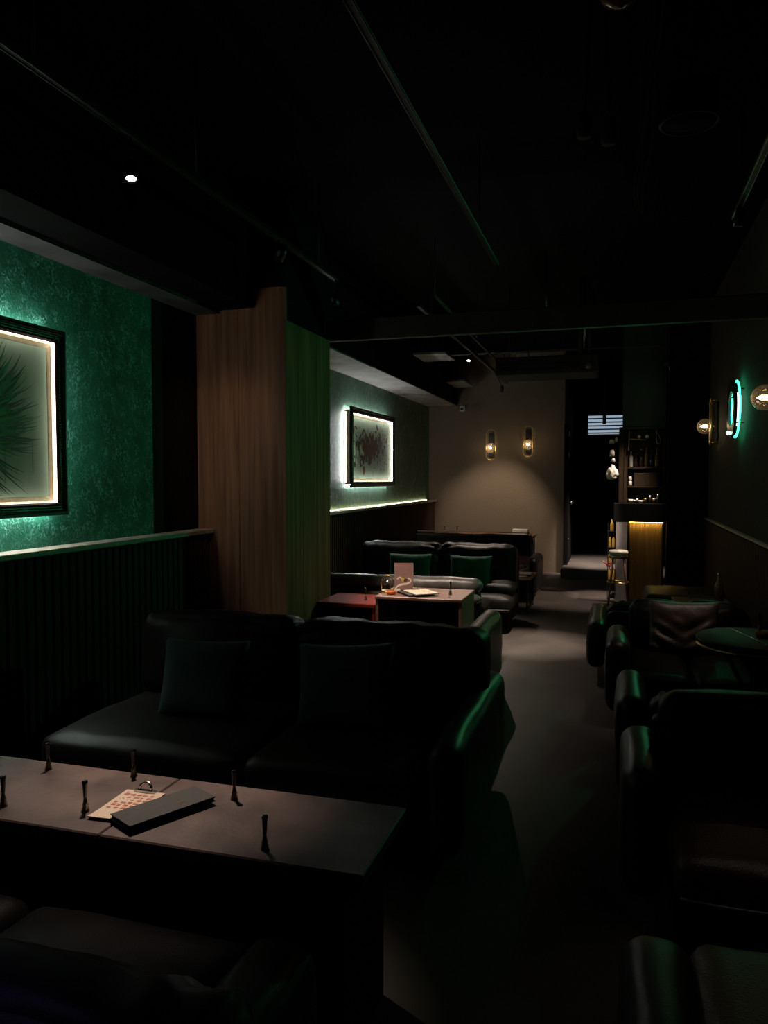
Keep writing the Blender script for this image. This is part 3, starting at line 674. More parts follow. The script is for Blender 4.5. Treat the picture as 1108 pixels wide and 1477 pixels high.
# ------------------------------------------------------------------ framed pictures on the left wall
def rect_loops(bm, y0, y1, z0, z1, prof, closed=False, mi=0):
    """mitred moulding: prof is a list of (inset, x)"""
    loops = []
    for ins, x in prof:
        loops.append([bm.verts.new((x, a, b)) for a, b in ((y0 + ins, z0 + ins), (y1 - ins, z0 + ins), (y1 - ins, z1 - ins), (y0 + ins, z1 - ins))])
    prs = list(zip(loops, loops[1:])) + ([(loops[-1], loops[0])] if closed else [])
    for a, b in prs:
        for k in range(4):
            f = bm.faces.new((a[k], a[(k + 1) % 4], b[(k + 1) % 4], b[k])); f.material_index = mi
def picture(label, y0, y1, z0, z1, xf, halo, led, ht):
    rt = empty('picture_frame', (-3.0, (y0 + y1) / 2, z0), label, 'framed picture')
    def P(nm, prof, m, closed=False):
        bm = bmesh.new(); rect_loops(bm, y0, y1, z0, z1, prof, closed); bmesh.ops.recalc_face_normals(bm, faces=bm.faces); return to_obj(nm, bm, m, rt)
    P('outer_moulding', [(.0, xf - .03), (0, xf - .004), (.006, xf), (.016, xf), (.018, xf - .006), (.018, xf - .03)], 'frame_black', True)
    P('green_bead', [(.018, xf - .03), (.018, xf - .003), (.022, xf + .001), (.028, xf - .003), (.03, xf - .012), (.03, xf - .03)], 'frame_green', True)
    P('inner_moulding', [(.03, xf - .03), (.03, xf - .012), (.048, xf - .014), (.054, xf - .008), (.060, xf - .006), (.066, xf - .012), (.07, xf - .016), (.07, xf - .03)], 'frame_brown', True)
    # row of beads
    bm = bmesh.new(); s = .016
    def bead(a, b):
        r = bmesh.ops.create_icosphere(bm, subdivisions=1, radius=.0055, matrix=Matrix.Translation((xf - .012, a, b)))
    k = y0 + .045
    while k < y1 - .04: bead(k, z0 + .039); bead(k, z1 - .039); k += s
    k = z0 + .055
    while k < z1 - .05: bead(y0 + .039, k); bead(y1 - .039, k); k += s
    b = to_obj('bead_row', bm, 'frame_black', rt, True); b['kind'] = 'stuff'
    P('led_strip', [(.0702, xf - .021), (.0702, xf - .036)], led)
    P('gold_liner', [(.07, xf - .05), (.0705, xf - .037), (.080, xf - .037), (.084, xf - .040), (.100, xf - .046), (.104, xf - .05)], 'gold_liner', True)
    xc = xf - .048
    BOX('canvas', (xc - .006, y0 + .09, z0 + .09), (xc, y1 - .09, z1 - .09), 'canvas', rt)
    BOX('back_box', (-2.985, y0 + .035, z0 + .035), (xc - .008, y1 - .035, z1 - .035), 'frame_brown', rt)
    a, b_ = -2.985, -2.985 + ht
    i0, i1 = .034, .028
    bm = bmesh.new()
    for (p, q) in (((y0 + i1, z0 + .06), (y0 + i0, z1 - .06)), ((y1 - i0, z0 + .06), (y1 - i1, z1 - .06))):
        box(bm, (a, p[0], p[1]), (b_, q[0], q[1]))
    for (p, q) in (((y0 + .06, z0 + i1), (y1 - .06, z0 + i0)), ((y0 + .06, z1 - i0), (y1 - .06, z1 - i1))):
        box(bm, (a, p[0], p[1]), (b_, q[0], q[1]))
    to_obj('halo_strip', bm, halo, rt)
    return rt, xc
pic1, xc1 = picture('large picture of a dark green feathered wing, backlit on the green wall', 1.90, 3.57, 1.30, 2.30, -2.90, 'led_halo', 'led_warm', .026)
def stroke(bm, p0, ang, L, w, curl, mi, x, n=7):
    """one painted feather: a tapering curved ribbon lying on the canvas"""
    pts = []; a = ang; p = Vector(p0)
    for i in range(n + 1):
        pts.append((p.copy(), a)); a += curl / n; p = p + Vector((math.cos(a), math.sin(a))) * L / n
    prev = None
    for i, (p, a) in enumerate(pts):
        t = i / n; ww = w * math.sin(PI * min(1, .12 + .88 * t)) * (1 if t < .6 else 1) + .0006
        nn = Vector((-math.sin(a), math.cos(a)))
        l, r = p + nn * ww, p - nn * ww
        cur = (bm.verts.new((x, l.x, l.y)), bm.verts.new((x, r.x, r.y)))
        if prev:
            f = bm.faces.new((prev[0], prev[1], cur[1], cur[0])); f.material_index = mi
        prev = cur
random.seed(12); bm = bmesh.new(); k = 0
cY, cZ = 2.735, 1.84
for sgn in (1, -1):
    for lay in range(6):
        for i in range(70):
            t = i / 69
            a = -1.45 + 2.15 * t + random.uniform(-.08, .08)
            L = (.62 - .085 * lay) * (.72 + .28 * math.sin(PI * min(1, t + .15))) * random.uniform(.8, 1.08)
            r0 = .03 + .02 * lay
            p0 = (cY + sgn * (.05 + r0 * math.cos(a) * 1.4), cZ + r0 * math.sin(a) + .05 * t)
            ang_ = a if sgn > 0 else PI - a
            mi = random.choice((0, 0, 1, 1, 2)) if t > .45 else random.choice((1, 1, 1, 2, 0))
            if lay > 2 and t > .25: mi = 0 if random.random() < .75 else 1
            if lay == 0: mi = random.choice((1, 2, 2))
            stroke(bm, p0, ang_, L, random.uniform(.004, .0105), sgn * random.uniform(.55, 1.25) * (1 if t > .25 else .5), mi, xc1 + .0004 + k * 2e-6); k += 1
for i in range(14):
    yv = cY + random.uniform(-.5, .62); stroke(bm, (yv, cZ - .15), -PI / 2, random.uniform(.12, .26), .0012, 0, 1, xc1 + .0012)
for v in bm.verts:   # the wings stay inside the painted field
    v.co.y = min(v.co.y, 3.455); v.co.y = max(v.co.y, 2.015); v.co.z = max(1.41, min(2.19, v.co.z))
bmesh.ops.recalc_face_normals(bm, faces=bm.faces)
o = to_obj('feather_painting', bm, ['paint_green', 'paint_dark', 'paint_grey'], pic1); o['kind'] = 'stuff'
pic2, xc2 = picture('backlit picture of dark red blossoms, further down the green wall', 8.28, 10.06, 1.395, 2.32, -2.88, 'led_halo_rear', 'led_warm_rear', .013)
random.seed(8); bm = bmesh.new(); k = 0
def blob(p, r, mi, el=1.0, n=9):
    global k; k += 1
    a0 = random.uniform(0, PI); c, s = math.cos(a0), math.sin(a0)
    vs_ = []
    for i in range(n):
        t = 2 * PI * i / n; rr = r * random.uniform(.75, 1.15)
        u, v = math.cos(t) * rr, math.sin(t) * rr * el
        vs_.append(bm.verts.new((xc2 + .0004 + k * 4e-6, p[0] + u * c - v * s, p[1] + u * s + v * c)))
    f = bm.faces.new(vs_); f.material_index = mi
for i in range(170):
    y_ = random.gauss(9.05, .24); z_ = 1.87 + random.gauss(0, .075) + (y_ - 9.05) * .12
    if 8.42 < y_ < 9.8: blob((y_, z_), random.uniform(.018, .06), random.choice((0, 0, 0, 1)), random.uniform(.5, 1))
for i in range(150):
    y_ = random.uniform(9.2, 9.9); z_ = random.gauss(1.87, .13)
    if 1.5 < z_ < 2.2: blob((y_, z_), random.uniform(.006, .022), random.choice((1, 1, 0)), .5)
for i in range(60):
    y_ = random.uniform(8.45, 9.8); z_ = random.gauss(1.84, .17)
    if 1.5 < z_ < 2.2: blob((y_, z_), random.uniform(.006, .02), 1, .6)
for (y_, z_, r) in ((8.46, 1.86, .05), (8.50, 1.80, .045), (8.60, 1.79, .05), (8.44, 1.73, .06), (8.56, 1.70, .045), (8.74, 1.82, .05), (8.80, 1.80, .035), (8.72, 1.88, .03), (8.43, 1.64, .03), (8.66, 1.66, .03), (8.75, 1.69, .03)):
    blob((y_, z_), r, 2, .8, 12)
for (y_, z_, r) in ((8.47, 2.06, .05), (8.55, 2.09, .05), (8.55, 2.0, .045), (8.86, 2.07, .05), (8.92, 2.02, .04), (8.45, 1.93, .04), (8.60, 1.93, .04)):
    blob((y_, z_), r, 0 if r > .045 else 1, .35, 9)
for i in range(16):
    y_ = random.uniform(8.42, 9.75); p = (y_, random.uniform(1.55, 1.70)); stroke(bm, p, -PI / 2, random.uniform(.06, .14), .002 if i > 2 else .006, 0, 1, xc2 + .002)
bmesh.ops.recalc_face_normals(bm, faces=bm.faces)
o = to_obj('blossom_painting', bm, ['paint_red', 'paint_leaf', 'paint_white'], pic2); o['kind'] = 'stuff'

# ------------------------------------------------------------------ wall lamps
def sconce(label, base, axis, z, power, gx=.11):
    """pill-shaped brass ring on a dark plate with a crackle-glass globe. base = point on the wall; axis = 'y' (back wall, faces -Y) or 'x' (right wall, faces -X)"""
    bx, by = base
    rt = empty('wall_lamp', (bx, by, z), label, 'wall lamp', 'wall lamps with crackle glass globes')
    d = Vector((0, -1, 0)) if axis == 'y' else Vector((-1, 0, 0)); s = Vector((1, 0, 0)) if axis == 'y' else Vector((0, 1, 0))
    O = Vector((bx, by, z))
    def pill(r, h, n=10): return [(r * math.cos(t), h + r * math.sin(t)) for t in [PI * k / n for k in range(n + 1)]] + [(-r * math.cos(t), -h - r * math.sin(t)) for t in [PI * k / n for k in range(n + 1)]]
    bm = bmesh.new(); slab(bm, pill(.045, .16), lambda u, v, w: O + s * u + Vector((0, 0, v + .05)) + d * w, .02); bmesh.ops.recalc_face_normals(bm, faces=bm.faces); to_obj('back_plate', bm, 'black_metal', rt)
    TUBE('ring', [O + s * u + Vector((0, 0, v + .05)) + d * .075 for u, v in pill(.075, .17)], .008, 'brass', rt, 8, True)
    for v in (.27, -.17): TUBE('arm', [O + Vector((0, 0, v)) + d * .0, O + Vector((0, 0, v)) + d * .075], .006, 'brass', rt, 8)
    TUBE('arm', [O + d * .015, O + d * (gx - .058)], .010, 'brass', rt, 8)
    G = O + d * (gx + .02)
    bm = bmesh.new(); bmesh.ops.create_uvsphere(bm, u_segments=28, v_segments=18, radius=.079, matrix=Matrix.Translation(G)); to_obj('globe', bm, 'glass_globe' if axis == 'y' else 'glass_globe_clear', rt, True)
    pts = [G - d * .07, G - d * .05, G - d * .025]; bm = bmesh.new(); tube(bm, pts, [.014, .016, .014], 12); sk_ = to_obj('socket', bm, 'brass', rt, True)
    pts = [G - d * .025, G - d * .01, G + d * .012, G + d * .030, G + d * .046]; bm = bmesh.new(); tube(bm, pts, [.012, .019, .018, .009, .001], 12); to_obj('bulb', bm, 'bulb', sk_, True)
    lamp('wall_lamp_light', 'POINT', G + d * .058, power, (1, .74, .45), radius=.008, parent=rt)
sconce('left one of the two glowing globe lamps on the back wall', (-1.955, 12.5), 'y', 1.99, P_SCONCE)
sconce('right one of the two glowing globe lamps on the back wall', (-1.36, 12.5), 'y', 2.035, P_SCONCE)
sconce('clear globe lamp on the right wall, beyond the green ring light', (1.0, 8.66), 'x', 2.04, P_SCONCE * 1.3)
sconce('green-tinted globe lamp at the right edge, before the green ring light', (1.0, 5.27), 'x', 2.0, P_SCONCE * 1.0)

# ------------------------------------------------------------------ green ring light on the right wall
ng = empty('ring_light', (1.0, 7.1, 2.08), 'round black ring with green light glowing behind it on right wall', 'ring light')
NY, NZ = 7.12, 2.085
def ring_pts(r, x, n=48): return [(x, NY + r * math.cos(2 * PI * k / n), NZ + r * math.sin(2 * PI * k / n)) for k in range(n)]
bm = bmesh.new()
rings = [[bm.verts.new(p) for p in ring_pts(r, x)] for r, x in ((.245, .935), (.245, .915), (.15, .915), (.15, .935))]
for a, b in zip(rings, rings[1:] + rings[:1]):
    for k in range(48): bm.faces.new((a[k], a[(k + 1) % 48], b[(k + 1) % 48], b[k]))
bmesh.ops.recalc_face_normals(bm, faces=bm.faces); to_obj('ring_plate', bm, 'black_metal', ng, False)
TUBE('neon_tube', ring_pts(.236, .955), .0075, 'neon', ng, 8, True)
TUBE('neon_tube', ring_pts(.13, .958), .011, 'neon_core', ng, 8, True)
for t in (.6, 2.2, 3.8, 5.4): TUBE('standoff', [(.935, NY + .2 * math.cos(t), NZ + .2 * math.sin(t)), (1.0, NY + .2 * math.cos(t), NZ + .2 * math.sin(t))], .006, 'black_metal', ng, 8)
LATHE('led_spot', [(.014, 0), (.016, -.02), (.012, -.026), (0, -.027)], 'neon_core', ng, (.915, 7.12, 1.885), 12, 'x')
lamp('ring_light_glow', 'SPOT', (.885, 7.12, 1.90), P_GREEN, (.04, 1, .38), (-2.2, 5.5, 1.6), 124, 1.0, .02, ng)

# ------------------------------------------------------------------ ceiling: tracks, spots, services
def track(label, x, y0, y1, z, rods, lip='track_lip'):
    rt = empty('ceiling_track', (x, (y0 + y1) / 2, z), label, 'ceiling track')
    bm = bmesh.new(); box(bm, (x - .018, y0, z), (x + .018, y1, z + .03), .004, 1); to_obj('rail', bm, 'track_metal', rt)
    for s in (-.013, .013): BOX('rail_lip', (x + s - .002, y0, z - .004), (x + s + .002, y1, z), lip, rt)
    for y in rods: TUBE('hanging_rod', [(x, y, z + .03), (x, y, 3.5)], .005, 'track_metal', rt, 6)
    return rt
track('black ceiling track above the left sofas and front table', -1.94, .6, 5.25, 2.91, (2.25, 3.32, 4.9))
track('black ceiling track running down the middle of the ceiling', -.80, 1.2, 5.3, 2.95, (1.6, 4.6))
track('black ceiling track near the right wall with edges lightened to gleam', .61, 1.5, 4.75, 2.95, (2.0, 4.5), 'track_lip_lit')
track('black ceiling track beyond the beam above the rear sofas', -1.66, 6.5, 12.1, 2.98, (7.0, 9.4, 11.8))
def spot(label, x, y, z, target, power, angle, blend=.7, col=(1, .80, .66), hang=None, r=.032, L=.09, hx=None):
    rt = empty('spotlight', (x, y, z), label, 'spotlight', 'black track spotlights')
    p = Vector((x, y, z)); d = (Vector(target) - p).normalized()
    q = d.to_track_quat('Z', 'Y').to_matrix()
    def part(nm, prof, m, par=None):
        bm = bmesh.new(); lathe(bm, prof, 20)
        for v in bm.verts: v.co = q @ v.co + p
        bmesh.ops.recalc_face_normals(bm, faces=bm.faces); return to_obj(nm, bm, m, par or rt, True)
    hd_ = part('lamp_head', [(0, -L - .004), (r * .8, -L), (r, -L * .6), (r, 0), (r * .86, 0), (r * .86, -.012), (0, -.0125)], 'black_metal')
    part('lens', [(r * .84, -.010), (0, -.009)], 'lens', hd_)
    if hang: TUBE('stem', [p - d * L * .8, (x if hx is None else hx, y, hang)], .006, 'black_metal', rt, 6)
    lamp('spotlight_beam', 'SPOT', p + d * .012, power, col, target, angle, blend, .02, rt)
    return rt
spot('lit spotlight above the front table, the bright dot at upper left', -1.94, 2.80, 2.735, (-1.40, 2.08, .55), P_TABLE, 31, 1.0, hang=2.91, r=.026)
spot('spotlight on the left track shining on the wood column', -1.94, 4.25, 2.80, (-2.95, 5.11, 1.62), P_COLUMN, 43, 1.0, hang=2.91)
spot('lit spotlight beyond the beam, nearer one of the two bright dots', -1.712, 9.15, 2.90, (-1.75, 7.35, .62), P_BACK, 62, .9, hang=2.98, r=.022, hx=-1.66)
spot('lit spotlight beyond the beam, farther one of the two bright dots', -1.579, 11.0, 2.729, (-1.95, 12.5, .30), P_BACKWALL, 58, .7, hang=2.98, r=.026, hx=-1.66, col=(1, .76, .55))
spot('dark spotlight head at the far end of the left track', -1.94, 5.22, 2.73, (-1.52, 5.98, .62), P_MID, 33, .9, hang=2.91)
spot('spotlight behind the beam shining down on the aisle', -.62, 7.0, 2.9, (-.74, 7.05, 0), P_AISLE, 30, 1.0, hang=3.5)
spot('added spotlight brightening the brown pillow, far end of the right-hand track', .61, 4.60, 2.86, (.38, 5.02, .52), 45, 30, 1.0, hang=2.95, r=.026)  # added lamp with no visible head, lifts the pillow and seat
spot('added unseen spotlight on the right-hand track, brightening the bottom-right sofa', .61, 2.0, 2.86, (.55, 1.85, .4), 10, 44, 1.0, hang=2.95, r=.026)  # added lamp outside the view, lifts the brown seats
spot('added spotlight hidden behind the beam, brightening the bar corner', -.25, 8.6, 3.22, (-.22, 9.80, .78), 1100, 15, 1.0, hang=3.5)  # added lamp kept hidden by the beam, lifts end panel, rack and cloth
spot('slim lit spotlight hanging above the bar front', .535, 9.50, 2.79, (-.02, 9.70, 1.10), P_BAR, 42, .8, hang=3.5)
pd = empty('pendant_lamp', (-.19, 12.0, 2.31), 'thin black cylinder pendant before the louvred window', 'pendant lamp')
LATHE('shade', [(.02, 0), (.026, 0), (.026, .14), (0, .145)], 'black_metal', pd, (-.19, 12.0, 2.31), 16)
LATHE('lens', [(.0, .004), (.022, .005)], 'lens', pd, (-.19, 12.0, 2.31), 16)
TUBE('cable', [(-.19, 12.0, 2.45), (-.19, 12.0, 3.5)], .004, 'black_metal', pd, 6)
lamp('pendant_light', 'SPOT', (-.19, 12.0, 2.305), P_PENDANT, (1, .85, .72), (-.20, 12.9, .13), 54, 1.0, .015, pd)
# air conditioner box with pipes
ac = empty('air_conditioner', (-.7, 8.2, 2.55), 'dark boxy air conditioner hung under the rear ceiling', 'air conditioner')
ah_ = BOX('housing', (-1.22, 8.0, 2.56), (-.20, 8.55, 2.745), 'beam_paint', ac, .02, 2)
BOX('louver', (-1.15, 7.985, 2.60), (-.36, 8.0, 2.625), 'black_metal', ah_)
BOX('louver', (-1.15, 7.985, 2.65), (-.36, 8.0, 2.675), 'black_metal', ah_)
LATHE('badge', [(.035, 0), (.035, -.006), (0, -.008)], 'card_pink', ah_, (-.285, 8.0, 2.625), 16, 'y')
for k, x in enumerate((-.37, -.33, -.28)):
    TUBE('pipe', [(x, 8.05, 2.745), (x, 8.05, 3.5)], .016 if k else .02, 'steel' if k == 1 else 'beam_paint', ac, 10)
for x in (-1.1, -.9): TUBE('hanging_rod', [(x, 8.2, 2.74), (x, 8.2, 3.5)], .005, 'track_metal', ac, 6)
for lb, a, b in (('nearer pale ceiling panel beyond the beam', (-2.40, 9.15, 3.0), (-1.99, 9.72, 3.03)), ('farther pale ceiling panel near the security camera', (-2.50, 11.45, 2.95), (-2.20, 12.2, 2.98))):
    rt = empty('ceiling_panel', (a[0], a[1], a[2]), lb, 'ceiling panel'); BOX('board', a, b, 'plaster', rt, .003, 1)
    for x in (a[0] + .05, b[0] - .05):
        for y in (a[1] + .06, b[1] - .06): TUBE('hanging_rod', [(x, y, b[2]), (x, y, 3.5)], .004, 'black_metal', rt, 6)
# conduits crossing the rear ceiling
for lb, pts in (('thin dark conduit slanting under the rear ceiling', [(-1.47, 6.32, 3.02), (-1.48, 8.4, 3.0), (-1.5, 11.9, 3.0)]), ('thin dark conduit crossing high behind the air conditioner', [(-2.5, 9.9, 3.1), (.2, 9.9, 3.1), (.98, 9.9, 3.1)])):
    o = empty('conduit', pts[1], lb, 'conduit'); TUBE('pipe', pts, .014, 'beam_paint', o, 8)
    for p_ in pts: TUBE('hanger', [p_, (p_[0], p_[1], 3.5)], .004, 'black_metal', o, 6)
# security camera with loose cables
sc = empty('security_camera', (-2.42, 12.42, 2.62), 'small white security camera with loose cables on back wall', 'camera')
SOFT('housing', (-2.46, 12.36, 2.59), (-2.38, 12.46, 2.68), 'white_plastic', sc, r=.02, puff=.0, nz=0, n=8)
LATHE('lens', [(.022, 0), (.022, -.012), (.0, -.02)], 'black_metal', sc, (-2.42, 12.365, 2.62), 14, 'y')
BOX('bracket', (-2.435, 12.45, 2.62), (-2.405, 12.5, 2.66), 'white_plastic', sc)
for k in range(4):
    random.seed(k + 3)
    TUBE('cable', [(-2.37, 12.42, 2.65)] + [(-2.33 + .05 * i + random.uniform(-.04, .04), 12.44, 2.68 + random.uniform(-.1, .09)) for i in range(5)], .004, 'piping', sc, 6)
# cable drop, pendant shade, dark ring and a small twin head high above
cb = empty('hanging_cable', (-.02, 4.6, 2.9), 'thin dark cable bundle running along the ceiling towards camera', 'cable')
for k in range(3):
    random.seed(k)
    TUBE('cable', [(.09 + .03 * k + random.uniform(-.015, .015), 1.6 + .38 * i, 3.40 - .02 * k + random.uniform(-.01, .01)) for i in range(12)], .009, 'black_paint', cb, 6)
ph = empty('pendant_lamp', (-.01, 2.5, 2.95), 'amber glass pendant shade cut by the top edge', 'pendant lamp')
LATHE('shade', [(.01, -.0), (.05, .02), (.085, .08), (.10, .16), (.09, .22), (.03, .25)], 'amber', ph, (-.01, 2.5, 2.925), 24)
TUBE('cable', [(-.01, 2.5, 3.17), (-.01, 2.5, 3.5)], .005, 'black_metal', ph, 6)
cr = TUBE('ceiling_ring', [(.31 + .13 * math.cos(2 * PI * k / 40), 4.02 + .13 * math.sin(2 * PI * k / 40), 3.2) for k in range(40)], .008, 'track_metal', None, 8, True)
crr = empty('ceiling_speaker', (.31, 4.02, 3.2), 'round dark ceiling speaker near the right-hand track', 'speaker')
cr.parent = crr; cr.location = -Vector(crr.location); cr.name = 'rim'
LATHE('can', [(.12, 0), (.12, .16), (0, .17)], 'black_paint', crr, (.31, 4.02, 3.2), 28); TUBE('hanging_rod', [(.31, 4.02, 3.36), (.31, 4.02, 3.5)], .006, 'black_metal', crr, 6)
tw = empty('twin_spotlight', (-.10, 3.42, 2.98), 'small unlit twin-headed spotlight high in the ceiling centre', 'spotlight')
for s in (-1, 1):
    LATHE('lamp_head', [(.03, -.05), (.034, 0), (.02, .05), (0, .055)], 'beam_paint', tw, (-.10 + .05 * s, 3.42, 2.97 - .02 * s), 14); TUBE('stem', [(-.10 + .05 * s, 3.42, 3.02), (-.10 + .03 * s, 3.42, 3.5)], .006, 'track_metal', tw, 6)
# added blue-violet spot, an unseen helper that tints the nearest sofa back
spot('added blue spotlight behind the viewpoint, tinting the nearest sofa back', -1.8, -.9, 2.9, (-1.25, .88, .25), P_BLUE, 27, 1.0, (.35, .32, 1), hang=3.5)

# ------------------------------------------------------------------ bar
bar = empty('bar_counter', (.33, 10.4, 0), 'bar with glowing fluted front under a thick dark counter', 'bar')
BOX('body', (.128, 9.83, 0), (.54, 11.4, .97), 'dark_wood', bar)
BOX('end_panel', (.0, 9.655, 0), (.126, 11.4, .974), 'bar_grey', bar)
BOX('corner_post', (.126, 9.79, 0), (.152, 9.83, .968), 'post_wood', bar, .003, 1)
BOX('corner_post', (.530, 9.79, 0), (.545, 9.83, .968), 'post_wood', bar, .003, 1)
bm = bmesh.new(); n = 20
for k in range(n):
    x = .155 + (.373 / n) * (k + .5); lathe(bm, [(.0085, .02), (.0085, .955)], 8, (x, 9.826, 0))
fl = to_obj('fluting', bm, 'bar_wood', bar); fl['kind'] = 'stuff'
BOX('counter', (-.03, 9.66, .975), (.575, 11.4, 1.20), 'black_paint', bar, .006, 1)
BOX('led_strip', (.15, 9.775, .966), (.535, 9.785, .974), 'led_bar', bar)
sh = empty('bar_shelf', (.29, 10.3, 1.2), 'tall dark back-bar shelf standing on the bar counter', 'shelf')
BOX('post', (.02, 9.95, 1.2), (.075, 10.2, 2.10), 'post_wood', sh, .003, 1); BOX('post', (.078, 9.98, 1.2), (.125, 10.2, 2.10), 'post_wood', sh, .003, 1)
BOX('post', (.535, 9.95, 1.2), (.565, 10.2, 2.10), 'post_wood', sh, .003, 1)
BOX('back_panel', (.125, 10.18, 1.2), (.535, 10.2, 2.10), 'dark_wood', sh)
for z in (1.62, 1.385): BOX('shelf_board', (.125, 9.98, z), (.535, 10.18, z + .022), 'post_wood', sh, .002, 1)
BOX('top_board', (.02, 9.95, 2.10), (.565, 10.2, 2.13), 'header_green', sh, .003, 1)
BOX('wood_box', (.20, 9.985, 1.408), (.50, 10.17, 1.565), 'post_wood', sh, .004, 1)
hd = struct(BOX('trim_7', (.06, 9.98, 2.135), (.56, 10.2, 3.5), 'header_green'))
def bottle(label, x, y, z, h, r, m, cap='steel', group='bottles on the bar shelf', name='bottle', cat='bottle'):
    rt = empty(name, (x, y, z), label, cat, group)
    bd_ = LATHE('body', [(r * .94, 0), (r, .006), (r, h * .58), (r * .75, h * .68), (r * .36, h * .76), (r * .34, h * .94)], m, rt, (x, y, z), 14)
    LATHE('cap', [(r * .40, h * .94), (r * .40, h), (0, h * 1.002)], cap, bd_, (x, y, z), 10)
    return rt
ords = ['first', 'second', 'third', 'fourth', 'fifth', 'sixth', 'seventh']
for k, (x, h, m_) in enumerate(((.165, .20, 'white_ceramic'), (.225, .17, 'dark_bottle'), (.285, .22, 'dark_bottle'), (.345, .24, 'amber'), (.405, .21, 'dark_bottle'), (.465, .23, 'amber'))):
    bottle('%s bottle from the left on the upper bar shelf' % ords[k], x, 10.06, 1.642, h, .024, m_)
for k, (x, h, r, m_) in enumerate(((.165, .045, .028, 'white_ceramic'), (.20, .04, .022, 'steel'), (.235, .05, .018, 'steel'), (.275, .035, .03, 'white_ceramic'), (.33, .06, .02, 'brass'), (.385, .09, .016, 'steel'), (.43, .055, .022, 'brass'), (.475, .11, .014, 'steel'))):
    o = LATHE('bar_cup', [(r * .7, 0), (r * .95, h * .5), (r, h), (r * .86, h), (r * .7, h * .15), (0, h * .12)], m_, None, (0, 0, 0), 14)
    o.location = (x, 9.86, 1.2); tag(o, '%s small bright cup or tool from the left on the bar counter' % (ords + ['eighth'])[k], 'cup', 'small things along the bar counter')
for k, (z, r, h) in enumerate(((1.408, .022, .06), (1.468, .020, .055))):
    o = LATHE('jar', [(r * .8, 0), (r, .008), (r, h * .8), (r * .7, h), (0, h)], 'white_ceramic', None, (0, 0, 0), 14); o.location = (.158, 10.02, z)
    tag(o, ('lower' if k == 0 else 'upper') + ' one of two stacked white jars beside the bar post', 'jar', 'white jars')
rl = empty('bar_rail', (.25, 9.95, 1.99), 'gold rail under the top of the bar shelf', 'rail')
TUBE('rod', [(.13, 9.955, 1.985), (.40, 9.955, 1.965)], .009, 'brass', rl, 8); TUBE('rod', [(.14, 9.955, 2.09), (.135, 9.955, 1.84)], .008, 'brass', rl, 8)
for k, x in enumerate((.255, .345)):
    o = empty('small_globe', (x, 9.95, 2.03), ('left' if k == 0 else 'right') + ' one of two small pale balls on the gold bar rail', 'ball', 'pale balls on the bar rail')
    bm = bmesh.new(); bmesh.ops.create_uvsphere(bm, u_segments=14, v_segments=10, radius=.022, matrix=Matrix.Translation((x, 9.955, 2.008))); to_obj('ball', bm, 'white_ceramic', o, True)
    TUBE('hook', [(x, 9.955, 2.03), (x, 9.955, 2.10)], .003, 'steel', o, 6)
lp = TUBE('cord_loop', [(.455, 9.94, 2.09), (.45, 9.94, 2.02), (.455, 9.94, 1.94), (.475, 9.94, 1.92), (.495, 9.94, 1.93), (.50, 9.94, 1.97), (.48, 9.94, 2.02), (.457, 9.94, 2.06)], .004, 'cream', None, 6)
tag(lp, 'pale cord loop hanging at the right of the bar shelf', 'cord')
# things hung on the left side of the bar corner
def hung_cup(label, x, z, m_, r=.03, h=.06):
    rt = empty('hanging_cup', (x, 9.93, z), label, 'cup', 'cups hung at the bar corner')
    LATHE('cup', [(r, 0), (r * .95, h * .6), (r * .6, h), (0, h)], m_, rt, (x, 9.93, z), 16)
    TUBE('hook', [(x, 9.93, z + h), (x + .01, 9.94, z + h + .03), (.02, 9.96, z + h + .035)], .004, 'steel', rt, 6)
hung_cup('white and red cup hung highest on the bar corner', -.066, 1.93, 'white_ceramic', .033, .05)
hung_cup('small pale cup hung nearest the bar corner post', -.012, 1.95, 'cream', .018, .06)
hung_cup('pale cup hung in the middle of the bar corner', -.06, 1.77, 'white_ceramic', .03, .08)
hung_cup('lowest pale cup hung above the white cloth', -.045, 1.70, 'white_ceramic', .022, .05)
cw = empty('white_cloth', (-.06, 9.93, 1.5), 'bright crumpled white cloth hung at the bar corner', 'cloth')
bm = bmesh.new(); bmesh.ops.create_icosphere(bm, subdivisions=4, radius=1, matrix=Matrix.Identity(4))
for v in bm.verts:
    p = v.co.copy(); s_ = 1 + .22 * noise.noise(p * 2.3) + .08 * noise.noise(p * 6)
    w_ = .060 if p.z > 0 else .060
    v.co = Vector((p.x * w_ * s_ * (1.1 - .5 * p.z), p.y * .05 * s_, p.z * .092 * s_)) + Vector((-.055, 9.93, 1.575))
to_obj('cloth', bm, 'white_cloth', cw, True); TUBE('hook', [(-.05, 9.93, 1.66), (-.04, 9.94, 1.69), (.02, 9.96, 1.70)], .004, 'steel', cw, 6)
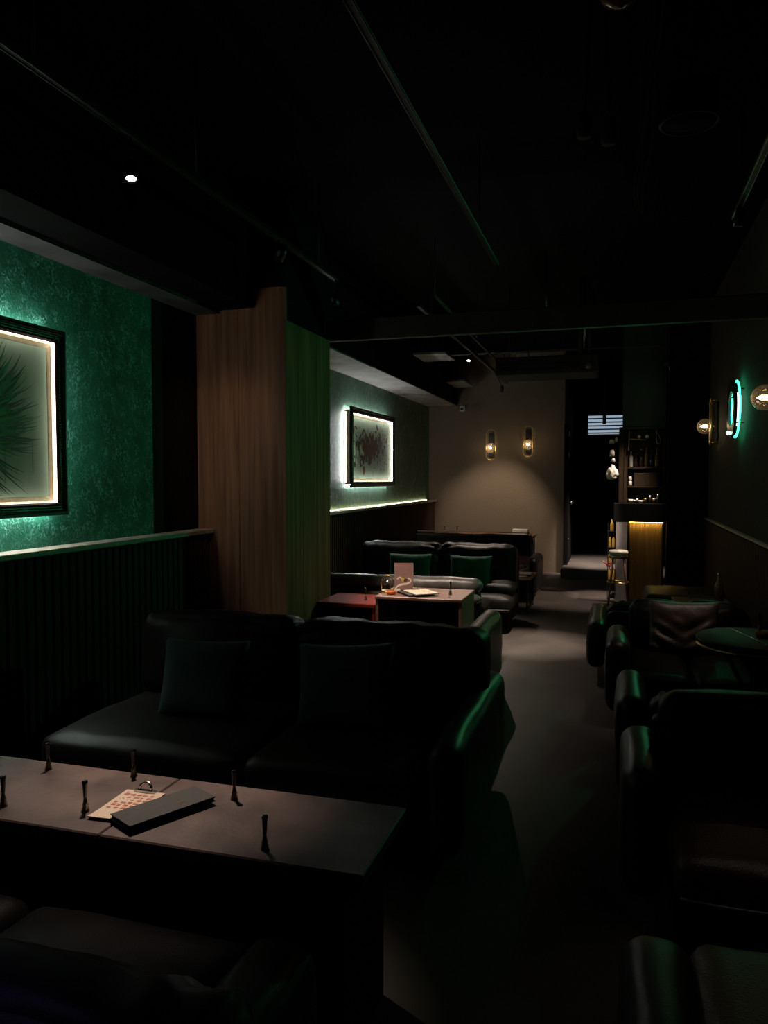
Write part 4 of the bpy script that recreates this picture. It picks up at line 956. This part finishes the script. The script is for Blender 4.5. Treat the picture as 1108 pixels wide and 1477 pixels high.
# bottle rack at the bar's left end
rk = empty('bottle_rack', (-.055, 9.93, 0), 'narrow tall bottle rack at the left end of the bar', 'rack')
for z in (.24, .44, .64, .84): BOX('shelf_board', (-.10, 9.88, z), (-.005, 9.98, z + .008), 'black_metal', rk)
for x in (-.10, -.013): 
    for y in (9.882, 9.97): BOX('post', (x, y, 0), (x + .008, y + .008, .95), 'black_metal', rk)
nm = ['lowest', 'second lowest', 'second highest']
for t, z in enumerate((.248, .448, .648)):
    for k, x in enumerate((-.074, -.031)):
        bottle('%s-tier gold bottle, %s of its pair, in the rack beside the bar' % (nm[t], ('left' if k == 0 else 'right')), x, 9.925, z, .17, .018, 'gold_bottle', 'brass', 'gold bottles in the bar rack')
bottle('clear-topped gold bottle crowning the rack beside the bar', -.05, 9.925, .848, .15, .024, 'gold_bottle', 'steel', 'gold bottles in the bar rack')
# bar stool
bs = empty('bar_stool', (.0, 9.42, 0), 'round pale-topped stool with splayed wooden legs at the bar', 'stool')
SX, SY = .03, 9.44
LATHE('seat', [(.095, .60), (.108, .61), (.112, .635), (.10, .655), (0, .66)], 'white_ceramic', bs, (SX, SY, 0), 24)
LATHE('band', [(.104, .56), (.110, .565), (.110, .585), (.100, .60)], 'steel', bs, (SX, SY, 0), 24)
for a in (.8, 2.37, 3.94, 5.5):
    TUBE('leg', [(SX + .085 * math.cos(a), SY + .085 * math.sin(a), .575), (SX + .155 * math.cos(a), SY + .155 * math.sin(a), .0)], .011, 'table_wood', bs, 8)
TUBE('foot_ring', [(SX + .122 * math.cos(2 * PI * k / 24), SY + .122 * math.sin(2 * PI * k / 24), .28) for k in range(24)], .007, 'brass', bs, 6, True)
# red can on the step
rc = empty('watering_can', (-.09, 12.42, .13), 'small dark red can on the step beside the bar', 'can')
LATHE('body', [(.05, 0), (.055, .01), (.05, .07), (.03, .085), (0, .085)], 'red', rc, (-.085, 12.42, .13), 18)
TUBE('handle', [(-.05, 12.42, .20), (-.06, 12.42, .25), (-.11, 12.42, .25), (-.12, 12.42, .20)], .006, 'red', rc, 6)
TUBE('spout', [(-.13, 12.42, .16), (-.17, 12.42, .19), (-.19, 12.42, .22)], [.012, .009, .007], 'red', rc, 8)
